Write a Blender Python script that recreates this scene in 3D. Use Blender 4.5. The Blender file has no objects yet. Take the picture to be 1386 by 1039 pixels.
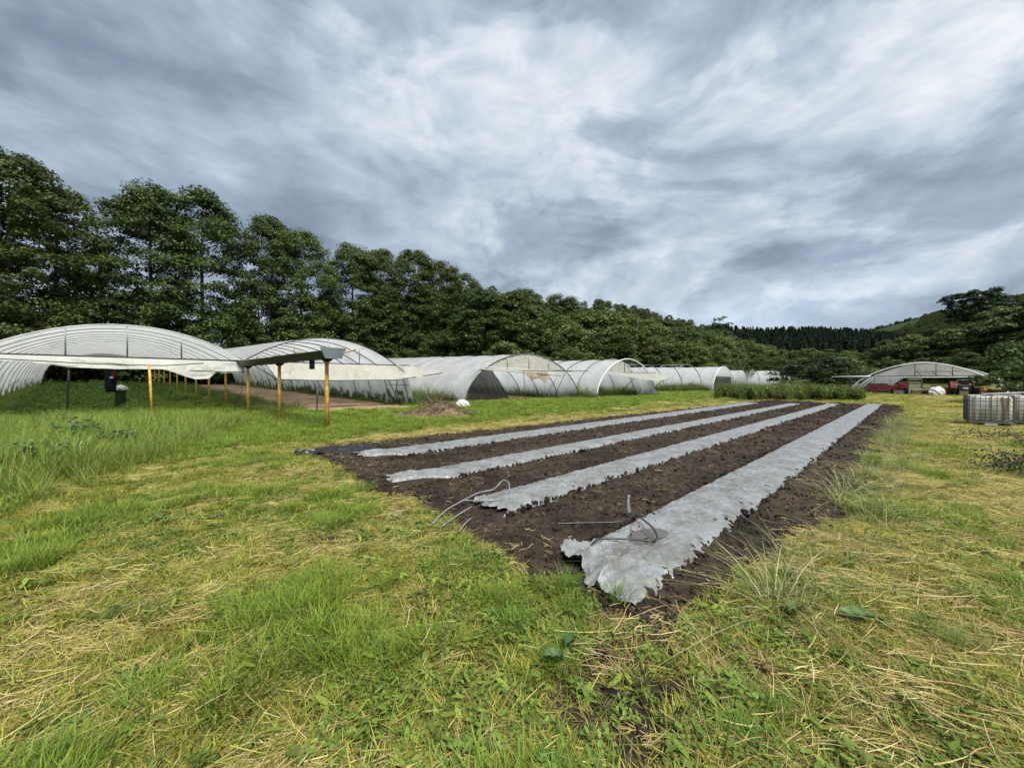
import bpy, math, random
import numpy as np
from mathutils import Vector, Matrix

R = math.radians
scene = bpy.context.scene
COL = scene.collection
rng = np.random.default_rng(7)
random.seed(7)

# ------------------------------------------------------------------ camera, sky, sun, exposure
EYE = 1.6
cam_d = bpy.data.cameras.new('camera')
cam_d.sensor_width = 36.0
cam_d.lens = 36.0 * 520.0 / 1386.0
cam_d.clip_start = 0.05
cam_d.clip_end = 6000
cam = bpy.data.objects.new('camera', cam_d)
cam.location = (0, 0, EYE)
cam.rotation_euler = (R(90 - 0.5), 0, 0)
COL.objects.link(cam)
scene.camera = cam

EXPO = 2.25
scene.view_settings.view_transform = 'Standard'
scene.view_settings.look = 'None'
scene.view_settings.gamma = 1.0
scene.view_settings.exposure = EXPO
scene.view_settings.use_curve_mapping = False
scene.render.engine = 'CYCLES'
scene.cycles.use_denoising = True
scene.cycles.use_adaptive_sampling = True
scene.cycles.adaptive_threshold = 0.02
scene.cycles.max_bounces = 5
scene.cycles.diffuse_bounces = 2
scene.cycles.glossy_bounces = 2
scene.cycles.transmission_bounces = 3
scene.cycles.transparent_max_bounces = 10
scene.cycles.sample_clamp_indirect = 4

SUN_EL, SUN_AZ = 58.0, 150.0       # azimuth clockwise from +Y: behind the camera, to its right
sun_d = bpy.data.lights.new('sun', 'SUN')
sun_d.energy = 1.5
sun_d.angle = R(28)
sun_d.color = (1.0, 0.965, 0.9)
sun = bpy.data.objects.new('sun', sun_d)
sdir = Vector((math.sin(R(SUN_AZ)) * math.cos(R(SUN_EL)), math.cos(R(SUN_AZ)) * math.cos(R(SUN_EL)), math.sin(R(SUN_EL))))
sun.rotation_euler = (-sdir).to_track_quat('-Z', 'Y').to_euler()
COL.objects.link(sun)

world = bpy.data.worlds.new('World')
scene.world = world
world.use_nodes = True


SKY_OFF = ((33.1, 5.4, 0), (17.7, 42.2, 0), (6.3, 9.0, 0), (2.0, 3.0, 0))


def build_world():
    nt = world.node_tree
    n, l = nt.nodes, nt.links
    n.clear()
    out = n.new('ShaderNodeOutputWorld')
    bg = n.new('ShaderNodeBackground')
    bg.inputs['Strength'].default_value = 0.1
    l.new(bg.outputs[0], out.inputs[0])
    tc = n.new('ShaderNodeTexCoord')
    sep = n.new('ShaderNodeSeparateXYZ')
    l.new(tc.outputs['Generated'], sep.inputs[0])

    def m(op, a, b=None, c=None):
        k = n.new('ShaderNodeMath')
        k.operation = op
        for i, q in enumerate((a, b, c)):
            if q is None:
                continue
            if isinstance(q, (int, float)):
                k.inputs[i].default_value = q
            else:
                l.new(q, k.inputs[i])
        return k.outputs[0]
    za = m('ABSOLUTE', sep.outputs[2])
    den = m('ADD', za, 1.15)
    com = n.new('ShaderNodeCombineXYZ')
    l.new(m('DIVIDE', m('MULTIPLY', sep.outputs[0], -1.0), den), com.inputs[0])
    l.new(m('DIVIDE', sep.outputs[1], den), com.inputs[1])
    l.new(m('MULTIPLY', za, 1.1), com.inputs[2])

    def noise(scale, detail, rough, dist, off):
        mp = n.new('ShaderNodeMapping')
        mp.inputs['Location'].default_value = off
        mp.inputs['Rotation'].default_value = (0, 0, R(24))
        mp.inputs['Scale'].default_value = (1.0, 0.85, 1)
        l.new(com.outputs[0], mp.inputs[0])
        t = n.new('ShaderNodeTexNoise')
        t.inputs['Scale'].default_value = scale
        t.inputs['Detail'].default_value = detail
        t.inputs['Roughness'].default_value = rough
        t.inputs['Distortion'].default_value = dist
        l.new(mp.outputs[0], t.inputs['Vector'])
        return t.outputs['Fac']

    def span(v, a0, a1, b0=0.0, b1=1.0):
        k_ = n.new('ShaderNodeMapRange')
        k_.interpolation_type = 'SMOOTHSTEP'
        k_.inputs['From Min'].default_value = a0
        k_.inputs['From Max'].default_value = a1
        k_.inputs['To Min'].default_value = b0
        k_.inputs['To Max'].default_value = b1
        l.new(v, k_.inputs['Value'])
        return k_.outputs[0]
    big = noise(1.7, 2, 0.5, 0.5, SKY_OFF[0])
    med = noise(4.0, 10, 0.57, 0.5, SKY_OFF[1])
    fine = noise(11.0, 9, 0.6, 0.4, SKY_OFF[2])
    bank = span(noise(3.0, 9, 0.56, 0.6, SKY_OFF[3]), 0.50, 0.57)      # nearer cloud bank with a crisper edge
    f = m('ADD', m('MULTIPLY', big, 0.42), m('ADD', m('MULTIPLY', med, 0.42), m('MULTIPLY', fine, 0.23)))
    f = m('ADD', f, m('MULTIPLY', bank, -0.058))
    ramp = n.new('ShaderNodeValToRGB')
    l.new(f, ramp.inputs[0])
    e = ramp.color_ramp
    k = 1.0 / (2 ** EXPO) / 0.1
    stops = [(0.345, (0.185, 0.240, 0.325)), (0.43, (0.275, 0.345, 0.445)), (0.495, (0.390, 0.475, 0.59)),
             (0.562, (0.56, 0.65, 0.755)), (0.645, (0.90, 0.935, 0.975))]
    e.elements[0].position = stops[0][0]
    e.elements[0].color = (*stops[0][1], 1)
    e.elements[1].position = stops[-1][0]
    e.elements[1].color = (*stops[-1][1], 1)
    for p, c in stops[1:-1]:
        q = e.elements.new(p)
        q.color = (*c, 1)
    scl = n.new('ShaderNodeVectorMath')
    scl.operation = 'SCALE'
    scl.inputs['Scale'].default_value = k
    l.new(ramp.outputs[0], scl.inputs[0])
    sky = n.new('ShaderNodeTexSky')
    sky.sky_type = 'NISHITA'
    sky.sun_disc = False
    sky.sun_elevation = R(SUN_EL)
    sky.sun_rotation = R(SUN_AZ)
    sky.air_density = 1.0
    sky.dust_density = 1.5
    # a little of the clear sky shows through the thinnest cloud
    gap = n.new('ShaderNodeMapRange')
    gap.inputs['From Min'].default_value = 0.60
    gap.inputs['From Max'].default_value = 0.74
    gap.inputs['To Max'].default_value = 0.14
    l.new(noise(1.1, 7, 0.55, 0.2, (-4.0, 5.5, 0)), gap.inputs['Value'])
    mix = n.new('ShaderNodeMixRGB')
    l.new(gap.outputs[0], mix.inputs[0])
    l.new(scl.outputs[0], mix.inputs[1])
    l.new(sky.outputs[0], mix.inputs[2])
    l.new(mix.outputs[0], bg.inputs['Color'])


build_world()

# ------------------------------------------------------------------ helpers
F_PX, HOR = 520.0, 515.0


def G(px, py, z=0.0):
    """ground position seen at a place of the survey photograph (flat ground at height z)"""
    d = F_PX * (EYE - z) / (py - HOR)
    return np.array([(px - 693.0) / F_PX * d, d, z])


def P(px, py, d):
    return np.array([(px - 693.0) / F_PX * d, d, EYE + (HOR - py) * d / F_PX])


def _hash(ix, iy, seed):
    h = (ix.astype(np.int64) * 374761393 + iy.astype(np.int64) * 668265263 + seed * 1442695041) & 0xFFFFFFFF
    h = ((h ^ (h >> 13)) * 1274126177) & 0xFFFFFFFF
    h = (h ^ (h >> 16)) & 0xFFFFFFFF
    return h / 4294967295.0


def vnoise(x, y, seed=0):
    x = np.asarray(x, float)
    y = np.asarray(y, float)
    ix, iy = np.floor(x), np.floor(y)
    fx, fy = x - ix, y - iy
    fx = fx * fx * (3 - 2 * fx)
    fy = fy * fy * (3 - 2 * fy)
    a, b = _hash(ix, iy, seed), _hash(ix + 1, iy, seed)
    c, d = _hash(ix, iy + 1, seed), _hash(ix + 1, iy + 1, seed)
    return (a * (1 - fx) + b * fx) * (1 - fy) + (c * (1 - fx) + d * fx) * fy


def fbm(x, y, s=1.0, o=4, seed=0, g=0.5):
    v, a, t = 0, 1.0, 0
    x = np.asarray(x, float) * s
    y = np.asarray(y, float) * s
    for i in range(o):
        v = v + a * vnoise(x, y, seed + i * 17)
        t += a
        a *= g
        x = x * 2.03 + 11.3
        y = y * 2.03 - 7.1
    return v / t


def sstep(a, b, x):
    t = np.clip((np.asarray(x, float) - a) / (b - a), 0, 1)
    return t * t * (3 - 2 * t)


U = np.array([0.775, 0.632])            # along the fronts of the tunnels
V = np.array([-0.737, 0.676])           # along the tunnels
RU = np.array([0.722, 0.692])           # along the mulch rows
RN = np.array([0.692, -0.722])          # across the rows


def H(x, y):
    x = np.asarray(x, float)
    y = np.asarray(y, float)
    t = V[0] * x + V[1] * y
    r = 0.676 * x + 0.737 * y
    z = 0.025 * np.clip(t - 23, 0, 40)
    z = z + 72 * sstep(66, 245, t) * sstep(70, 190, r)
    z = z + 34 * np.exp(-((x - 290) / 130) ** 2 / 2 - ((y - 390) / 60) ** 2 / 2)
    z = z + 158 * np.exp(-((x - 1040) / 340) ** 2 / 2 - ((y - 720) / 170) ** 2 / 2)
    z = z + 3.0 * sstep(62, 110, x) * sstep(20, 60, y)
    return z


def Hs(x, y):
    return float(H(x, y))


def mat(name):
    m = bpy.data.materials.new(name)
    m.use_nodes = True
    return m, m.node_tree.nodes, m.node_tree.links, m.node_tree.nodes['Principled BSDF']


def pbr(name, col, rough=0.7, metal=0.0, spec=0.3, var=0.25, scale=6.0, bump=0.0, bscale=40.0, col2=None):
    m, n, l, b = mat(name)
    b.inputs['Roughness'].default_value = rough
    b.inputs['Metallic'].default_value = metal
    b.inputs['Specular IOR Level'].default_value = spec
    tc = n.new('ShaderNodeTexCoord')
    t = n.new('ShaderNodeTexNoise')
    t.inputs['Scale'].default_value = scale
    t.inputs['Detail'].default_value = 6
    l.new(tc.outputs['Object'], t.inputs['Vector'])
    r = n.new('ShaderNodeValToRGB')
    c2 = col2 or tuple(c * (1 - var) for c in col)
    r.color_ramp.elements[0].position = 0.35
    r.color_ramp.elements[1].position = 0.65
    r.color_ramp.elements[0].color = (*c2, 1)
    r.color_ramp.elements[1].color = (*col, 1)
    l.new(t.outputs['Fac'], r.inputs[0])
    l.new(r.outputs[0], b.inputs['Base Color'])
    if bump:
        t2 = n.new('ShaderNodeTexNoise')
        t2.inputs['Scale'].default_value = bscale
        t2.inputs['Detail'].default_value = 5
        l.new(tc.outputs['Object'], t2.inputs['Vector'])
        bp = n.new('ShaderNodeBump')
        bp.inputs['Strength'].default_value = bump
        bp.inputs['Distance'].default_value = 0.02
        l.new(t2.outputs['Fac'], bp.inputs['Height'])
        l.new(bp.outputs[0], b.inputs['Normal'])
    return m


def leaf_mat(name, attr=True, col=(0.06, 0.09, 0.02), trans=0.35, rough=0.55, hue=0.03, val=0.35, spec=0.25):
    m, n, l, b = mat(name)
    if attr:
        a = n.new('ShaderNodeAttribute')
        a.attribute_name = 'col'
        c = a.outputs['Color']
    else:
        a = n.new('ShaderNodeRGB')
        a.outputs[0].default_value = (*col, 1)
        c = a.outputs[0]
    oi = n.new('ShaderNodeObjectInfo')
    hs = n.new('ShaderNodeHueSaturation')
    mr = n.new('ShaderNodeMapRange')
    mr.inputs['To Min'].default_value = 1 - val
    mr.inputs['To Max'].default_value = 1 + val
    l.new(oi.outputs['Random'], mr.inputs['Value'])
    l.new(mr.outputs[0], hs.inputs['Value'])
    ml = n.new('ShaderNodeMath')
    ml.operation = 'MULTIPLY'
    ml.inputs[1].default_value = 7.31
    l.new(oi.outputs['Random'], ml.inputs[0])
    fr = n.new('ShaderNodeMath')
    fr.operation = 'FRACT'
    l.new(ml.outputs[0], fr.inputs[0])
    mh = n.new('ShaderNodeMapRange')
    mh.inputs['To Min'].default_value = 0.5 - hue
    mh.inputs['To Max'].default_value = 0.5 + hue
    l.new(fr.outputs[0], mh.inputs['Value'])
    l.new(mh.outputs[0], hs.inputs['Hue'])
    l.new(c, hs.inputs['Color'])
    l.new(hs.outputs[0], b.inputs['Base Color'])
    b.inputs['Roughness'].default_value = rough
    b.inputs['Specular IOR Level'].default_value = spec
    tr = n.new('ShaderNodeBsdfTranslucent')
    l.new(hs.outputs[0], tr.inputs['Color'])
    mx = n.new('ShaderNodeMixShader')
    mx.inputs[0].default_value = trans
    l.new(b.outputs[0], mx.inputs[1])
    l.new(tr.outputs[0], mx.inputs[2])
    l.new(mx.outputs[0], n['Material Output'].inputs['Surface'])
    return m


def film_mat(name, col, dirt=(0.12, 0.12, 0.09), trans=0.5, clear=0.12, dirt_amt=0.35, low=0.0, wr=0.5):
    """polythene film: part diffuse, part translucent, a little see-through, with grime"""
    m, n, l, b = mat(name)
    geo = n.new('ShaderNodeNewGeometry')
    t = n.new('ShaderNodeTexNoise')
    t.inputs['Scale'].default_value = 0.9
    t.inputs['Detail'].default_value = 8
    t.inputs['Roughness'].default_value = 0.65
    l.new(geo.outputs['Position'], t.inputs['Vector'])
    mr = n.new('ShaderNodeMapRange')
    mr.inputs['From Min'].default_value = 0.42
    mr.inputs['From Max'].default_value = 0.8
    mr.inputs['To Max'].default_value = dirt_amt
    l.new(t.outputs['Fac'], mr.inputs['Value'])
    fac = mr.outputs[0]
    if low > 0:      # mould that creeps up from the soil in tongues
        at = n.new('ShaderNodeAttribute')
        at.attribute_name = 'hgt'
        t2 = n.new('ShaderNodeTexNoise')
        t2.inputs['Scale'].default_value = 1.6
        t2.inputs['Detail'].default_value = 6
        l.new(geo.outputs['Position'], t2.inputs['Vector'])
        sb = n.new('ShaderNodeMath')
        sb.operation = 'MULTIPLY_ADD'
        sb.inputs[1].default_value = 3.6
        sb.inputs[2].default_value = -1.15
        l.new(t2.outputs['Fac'], sb.inputs[0])
        s2 = n.new('ShaderNodeMath')
        s2.operation = 'SUBTRACT'
        l.new(sb.outputs[0], s2.inputs[0])
        l.new(at.outputs['Fac'], s2.inputs[1])
        m2 = n.new('ShaderNodeMapRange')
        m2.inputs['From Min'].default_value = -0.15
        m2.inputs['From Max'].default_value = 0.35
        m2.inputs['To Max'].default_value = low
        l.new(s2.outputs[0], m2.inputs['Value'])
        mxm = n.new('ShaderNodeMath')
        mxm.operation = 'MAXIMUM'
        l.new(fac, mxm.inputs[0])
        l.new(m2.outputs[0], mxm.inputs[1])
        fac = mxm.outputs[0]
    mix = n.new('ShaderNodeMixRGB')
    mix.inputs[1].default_value = (*col, 1)
    mix.inputs[2].default_value = (*dirt, 1)
    l.new(fac, mix.inputs[0])
    l.new(mix.outputs[0], b.inputs['Base Color'])
    b.inputs['Roughness'].default_value = 0.38
    b.inputs['Specular IOR Level'].default_value = 0.35
    t3 = n.new('ShaderNodeTexNoise')
    t3.inputs['Scale'].default_value = 2.2
    t3.inputs['Detail'].default_value = 5
    t3.inputs['Distortion'].default_value = 0.8
    l.new(geo.outputs['Position'], t3.inputs['Vector'])
    bp = n.new('ShaderNodeBump')
    bp.inputs['Strength'].default_value = wr
    bp.inputs['Distance'].default_value = 0.15
    l.new(t3.outputs['Fac'], bp.inputs['Height'])
    l.new(bp.outputs[0], b.inputs['Normal'])
    tr = n.new('ShaderNodeBsdfTranslucent')
    l.new(mix.outputs[0], tr.inputs['Color'])
    m1 = n.new('ShaderNodeMixShader')
    m1.inputs[0].default_value = trans
    l.new(b.outputs[0], m1.inputs[1])
    l.new(tr.outputs[0], m1.inputs[2])
    tp = n.new('ShaderNodeBsdfTransparent')
    mx = n.new('ShaderNodeMixShader')
    mx.inputs[0].default_value = clear
    l.new(m1.outputs[0], mx.inputs[1])
    l.new(tp.outputs[0], mx.inputs[2])
    l.new(mx.outputs[0], n['Material Output'].inputs['Surface'])
    return m


def tag(o, label, cat=None, group=None, kind=None):
    o['label'] = label
    if cat:
        o['category'] = cat
    if group:
        o['group'] = group
    if kind:
        o['kind'] = kind
    return o


def empty(name, loc, label, cat, group=None):
    o = bpy.data.objects.new(name, None)
    o.location = tuple(float(q) for q in loc)
    COL.objects.link(o)
    return tag(o, label, cat, group)


def new_mesh(name, verts, faces, m=None, smooth=True, attrs=None):
    me = bpy.data.meshes.new(name)
    verts = np.asarray(verts, dtype=np.float64)
    if isinstance(faces, np.ndarray):
        k = faces.shape[1]
        nf = faces.shape[0]
        me.vertices.add(len(verts))
        me.vertices.foreach_set('co', verts.astype(np.float32).ravel())
        me.loops.add(nf * k)
        me.loops.foreach_set('vertex_index', faces.astype(np.int32).ravel())
        me.polygons.add(nf)
        me.polygons.foreach_set('loop_start', np.arange(0, nf * k, k, dtype=np.int32))
        me.polygons.foreach_set('loop_total', np.full(nf, k, dtype=np.int32))
        me.update(calc_edges=True)
    else:
        me.from_pydata([tuple(v) for v in verts], [], faces)
        me.update()
    if smooth:
        me.polygons.foreach_set('use_smooth', np.ones(len(me.polygons), dtype=bool))
    if attrs:
        for an, av in attrs.items():
            av = np.asarray(av, dtype=np.float32)
            if av.ndim == 2:
                if av.shape[1] == 3:
                    av = np.hstack([av, np.ones((len(av), 1), np.float32)])
                a = me.attributes.new(an, 'FLOAT_COLOR', 'POINT')
                a.data.foreach_set('color', av.ravel())
            else:
                a = me.attributes.new(an, 'FLOAT', 'POINT')
                a.data.foreach_set('value', av)
    if m:
        me.materials.append(m)
    return me


def obj(name, me, parent=None, loc=None):
    o = bpy.data.objects.new(name, me)
    COL.objects.link(o)
    if parent:
        o.parent = parent
    if loc is not None:
        o.location = tuple(float(q) for q in loc)
    return o


def copy_tree(o, parent=None):
    c = o.copy()
    COL.objects.link(c)
    c.parent = parent
    for ch in list(o.children):
        copy_tree(ch, c)
    return c


class MB:
    """collects simple shapes into one mesh"""

    def __init__(self):
        self.v, self.f = [], []

    def add(self, v, f):
        k = len(self.v)
        self.v += [tuple(float(c) for c in q) for q in v]
        self.f += [tuple(i + k for i in q) for q in f]
        return self

    def box(self, c, s, rot=None, bev=0.0):
        sx, sy, sz = (q / 2 for q in s)
        b = min(bev, sx * .45, sy * .45, sz * .45)
        if b <= 0:
            v = [(x, y, z) for z in (-sz, sz) for y in (-sy, sy) for x in (-sx, sx)]
            f = [(0, 2, 3, 1), (4, 5, 7, 6), (0, 1, 5, 4), (2, 6, 7, 3), (0, 4, 6, 2), (1, 3, 7, 5)]
        else:
            v, f = [], []
            for (z, k) in ((-sz, 1), (-sz + b, 0), (sz - b, 0), (sz, 1)):
                x, y = (sx - b, sy - b) if k else (sx, sy)
                e = b if not k else b * 0.3
                v += [(-x + e, -y, z), (x - e, -y, z), (x, -y + e, z), (x, y - e, z), (x - e, y, z), (-x + e, y, z), (-x, y - e, z), (-x, -y + e, z)]
            for r_ in range(3):
                for i in range(8):
                    j = (i + 1) % 8
                    f.append((r_ * 8 + i, r_ * 8 + j, r_ * 8 + 8 + j, r_ * 8 + 8 + i))
            f.append(tuple(range(7, -1, -1)))
            f.append(tuple(range(24, 32)))
        if rot is not None:
            M = rot if isinstance(rot, Matrix) else Matrix.Rotation(rot, 3, 'Z')
            v = [tuple(M @ Vector(q)) for q in v]
        return self.add([(q[0] + c[0], q[1] + c[1], q[2] + c[2]) for q in v], f)

    def tube(self, pts, r, n=8, cap=True):
        pts = [np.array(p, float) for p in pts]
        m_ = len(pts)
        rs = r if hasattr(r, '__len__') else [r] * m_
        v, f = [], []
        ref = None
        for i, p in enumerate(pts):
            d = pts[min(i + 1, m_ - 1)] - pts[max(i - 1, 0)]
            d = d / (np.linalg.norm(d) + 1e-9)
            if ref is None:
                ref = np.array([0, 0, 1.0]) if abs(d[2]) < 0.9 else np.array([1.0, 0, 0])
            a = np.cross(d, ref)
            a /= np.linalg.norm(a) + 1e-9
            b = np.cross(a, d)
            ref = b
            for k in range(n):
                t = 2 * math.pi * k / n
                v.append(p + rs[i] * (math.cos(t) * a + math.sin(t) * b))
        for i in range(m_ - 1):
            for k in range(n):
                j = (k + 1) % n
                f.append((i * n + k, i * n + j, i * n + n + j, i * n + n + k))
        if cap:
            f.append(tuple(range(n - 1, -1, -1)))
            f.append(tuple((m_ - 1) * n + k for k in range(n)))
        return self.add(v, f)

    def lathe(self, c, prof, n=20):
        v, f = [], []
        for (r, z) in prof:
            for k in range(n):
                t = 2 * math.pi * k / n
                v.append((c[0] + r * math.cos(t), c[1] + r * math.sin(t), c[2] + z))
        for i in range(len(prof) - 1):
            for k in range(n):
                j = (k + 1) % n
                f.append((i * n + k, i * n + j, i * n + n + j, i * n + n + k))
        f.append(tuple(range(n - 1, -1, -1)))
        f.append(tuple((len(prof) - 1) * n + k for k in range(n)))
        return self.add(v, f)

    def build(self, name, m, parent=None, smooth=False, loc=None):
        o = obj(name, new_mesh(name, self.v, self.f, m, smooth), parent, loc)
        return o


def grid_faces(nr, nc):
    i = np.arange(nr - 1)[:, None] * nc + np.arange(nc - 1)[None, :]
    i = i.ravel()
    return np.stack([i, i + 1, i + nc + 1, i + nc], axis=1)


def sheet(name, pts, m, parent=None, attrs=None):
    """pts: array (rows, cols, 3)"""
    pts = np.asarray(pts, float)
    nr, nc = pts.shape[:2]
    return obj(name, new_mesh(name, pts.reshape(-1, 3), grid_faces(nr, nc), m, True, attrs), parent)


def scatter(name, variants, pos, rot, scl, idx, label, cat='grass', parent=None):
    """one object: template clumps instanced on a cloud of points"""
    col = bpy.data.collections.new(name + '_templates')
    for i, o in enumerate(variants):
        o.name = '%s_template_%02d' % (name, i)
        col.objects.link(o)
    me = bpy.data.meshes.new(name)
    pos = np.asarray(pos, np.float32)
    me.vertices.add(len(pos))
    me.vertices.foreach_set('co', pos.ravel())
    a = me.attributes.new('rot', 'FLOAT_VECTOR', 'POINT')
    a.data.foreach_set('vector', np.asarray(rot, np.float32).ravel())
    a = me.attributes.new('scl', 'FLOAT_VECTOR', 'POINT')
    s = np.asarray(scl, np.float32)
    if s.ndim == 1:
        s = np.repeat(s[:, None], 3, axis=1)
    a.data.foreach_set('vector', s.ravel())
    a = me.attributes.new('idx', 'INT', 'POINT')
    a.data.foreach_set('value', np.asarray(idx, np.int32))
    ng = bpy.data.node_groups.new(name + '_nodes', 'GeometryNodeTree')
    ng.interface.new_socket('Geometry', in_out='INPUT', socket_type='NodeSocketGeometry')
    ng.interface.new_socket('Geometry', in_out='OUTPUT', socket_type='NodeSocketGeometry')
    n, l = ng.nodes, ng.links
    gi, go = n.new('NodeGroupInput'), n.new('NodeGroupOutput')
    ci = n.new('GeometryNodeCollectionInfo')
    ci.inputs['Collection'].default_value = col
    ci.inputs['Separate Children'].default_value = True
    ci.inputs['Reset Children'].default_value = True
    ip = n.new('GeometryNodeInstanceOnPoints')
    ip.inputs['Pick Instance'].default_value = True

    def na(nm, ty):
        q = n.new('GeometryNodeInputNamedAttribute')
        q.data_type = ty
        q.inputs['Name'].default_value = nm
        return [s_ for s_ in q.outputs if s_.enabled and s_.name == 'Attribute'][0]
    l.new(gi.outputs[0], ip.inputs['Points'])
    l.new(ci.outputs[0], ip.inputs['Instance'])
    l.new(na('idx', 'INT'), ip.inputs['Instance Index'])
    er = n.new('FunctionNodeEulerToRotation')
    l.new(na('rot', 'FLOAT_VECTOR'), er.inputs[0])
    l.new(er.outputs[0], ip.inputs['Rotation'])
    l.new(na('scl', 'FLOAT_VECTOR'), ip.inputs['Scale'])
    l.new(ip.outputs[0], go.inputs[0])
    o = obj(name, me, parent)
    md = o.modifiers.new('scatter', 'NODES')
    md.node_group = ng
    return tag(o, label, cat, kind='stuff')


# ------------------------------------------------------------------ materials
M = {}
M['pale_tube'] = pbr('pale_tube', (0.50, 0.50, 0.48), 0.6, 0.0, 0.3, 0.3, 3.0)
M['galv'] = pbr('galvanised_tube', (0.30, 0.31, 0.31), 0.5, 0.6, 0.4, 0.4, 3.0)
M['dark_galv'] = pbr('dull_cage_tube', (0.13, 0.13, 0.125), 0.6, 0.4, 0.3, 0.4, 5.0)
M['dark_metal'] = pbr('weathered_dark_steel', (0.045, 0.045, 0.043), 0.6, 0.3, 0.3, 0.4, 5.0)
M['white_tube'] = pbr('white_tube', (0.62, 0.63, 0.62), 0.45, 0, 0.4, 0.2, 4.0)
M['yellow'] = pbr('yellow_painted_steel', (0.58, 0.37, 0.075), 0.55, 0, 0.3, 0.0, 9.0, col2=(0.30, 0.16, 0.035))
M['rust'] = pbr('rusty_foot', (0.12, 0.06, 0.03), 0.9, 0, 0.1, 0.5, 20.0)
M['gutter'] = pbr('dark_gutter_sheet', (0.035, 0.04, 0.042), 0.5, 0.2, 0.4, 0.35, 3.0)
M['gutter_end'] = pbr('grey_gutter_plate', (0.16, 0.19, 0.205), 0.42, 0.3, 0.5, 0.2, 3.0)
M['wood'] = pbr('pale_timber', (0.42, 0.33, 0.20), 0.8, 0, 0.2, 0.35, 14.0)
M['film'] = film_mat('white_greenhouse_film', (0.66, 0.68, 0.69), trans=0.55, clear=0.10, dirt_amt=0.42)
M['film_mould'] = film_mat('mouldy_greenhouse_film', (0.62, 0.635, 0.62), dirt=(0.035, 0.038, 0.026), trans=0.6, clear=0.14, dirt_amt=0.3, low=0.92)
M['film_blue'] = film_mat('bluish_greenhouse_film', (0.645, 0.665, 0.675), clear=0.14, dirt_amt=0.3)
M['film_old'] = film_mat('yellowed_film', (0.58, 0.57, 0.51), dirt=(0.28, 0.26, 0.20), clear=0.05, dirt_amt=0.45, wr=0.6)
M['film_white'] = film_mat('loose_white_film', (0.66, 0.66, 0.62), dirt=(0.32, 0.30, 0.24), clear=0.04, dirt_amt=0.4, wr=0.8)
M['net_and_shade'] = film_mat('dark_net_and_entrance_shade', (0.035, 0.037, 0.033), dirt=(0.10, 0.10, 0.08), trans=0.25, clear=0.10, dirt_amt=0.5, wr=0.5)  # real net in tunnel C; painted shade in the entrance of tunnel F
M['rag'] = film_mat('brown_torn_film', (0.50, 0.42, 0.29), dirt=(0.2, 0.14, 0.08), clear=0.02, dirt_amt=0.6, wr=0.8)
M['leaf'] = leaf_mat('tree_leaves', trans=0.30, val=0.18, hue=0.012)
M['grass'] = leaf_mat('grass_blades', trans=0.35, val=0.28, hue=0.018, rough=0.6)
M['bark'] = pbr('bark', (0.075, 0.062, 0.05), 0.95, 0, 0.1, 0.5, 3.0, 0.6, 12)
M['white_bag'] = pbr('white_sack', (0.52, 0.53, 0.51), 0.6, 0, 0.3, 0.25, 4.0, 0.6, 9)
M['dark_cloth'] = pbr('dark_cloth', (0.012, 0.014, 0.024), 0.9, 0, 0.1, 0.4, 8.0, 0.5, 20)
M['maroon'] = pbr('maroon_cloth', (0.07, 0.012, 0.016), 0.9, 0, 0.1, 0.3, 8.0)
M['black_plastic'] = pbr('black_plastic', (0.014, 0.015, 0.016), 0.38, 0, 0.5, 0.3, 5.0)
M['grey_hose'] = pbr('grey_drip_tape', (0.20, 0.21, 0.215), 0.42, 0, 0.5, 0.3, 12.0)
M['red_paint'] = pbr('faded_red_paint', (0.15, 0.012, 0.018), 0.55, 0, 0.35, 0.45, 4.0)
M['orange_paint'] = pbr('rusty_orange_paint', (0.15, 0.042, 0.025), 0.6, 0, 0.3, 0.5, 5.0)
M['tyre'] = pbr('tyre_rubber', (0.018, 0.018, 0.018), 0.85, 0, 0.2, 0.3, 6.0)
M['red_roof'] = pbr('red_roof_sheet', (0.36, 0.09, 0.08), 0.6, 0, 0.3, 0.3, 2.0)
M['plaster'] = pbr('grey_plaster', (0.45, 0.43, 0.40), 0.9, 0, 0.2, 0.25, 2.0)
M['brown_wood'] = pbr('brown_boards', (0.20, 0.10, 0.055), 0.85, 0, 0.2, 0.45, 6.0)
M['stick'] = pbr('dead_stick', (0.17, 0.12, 0.08), 0.9, 0, 0.1, 0.5, 9.0)
M['green_box'] = pbr('mossy_box', (0.035, 0.055, 0.018), 0.9, 0, 0.1, 0.5, 6.0)
M['slit'] = pbr('dark_slit', (0.012, 0.010, 0.008), 0.9, 0, 0.1, 0.3, 9.0)
M['sage'] = pbr('sage_painted_sheet', (0.33, 0.38, 0.32), 0.5, 0, 0.4, 0.25, 3.0)


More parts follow.
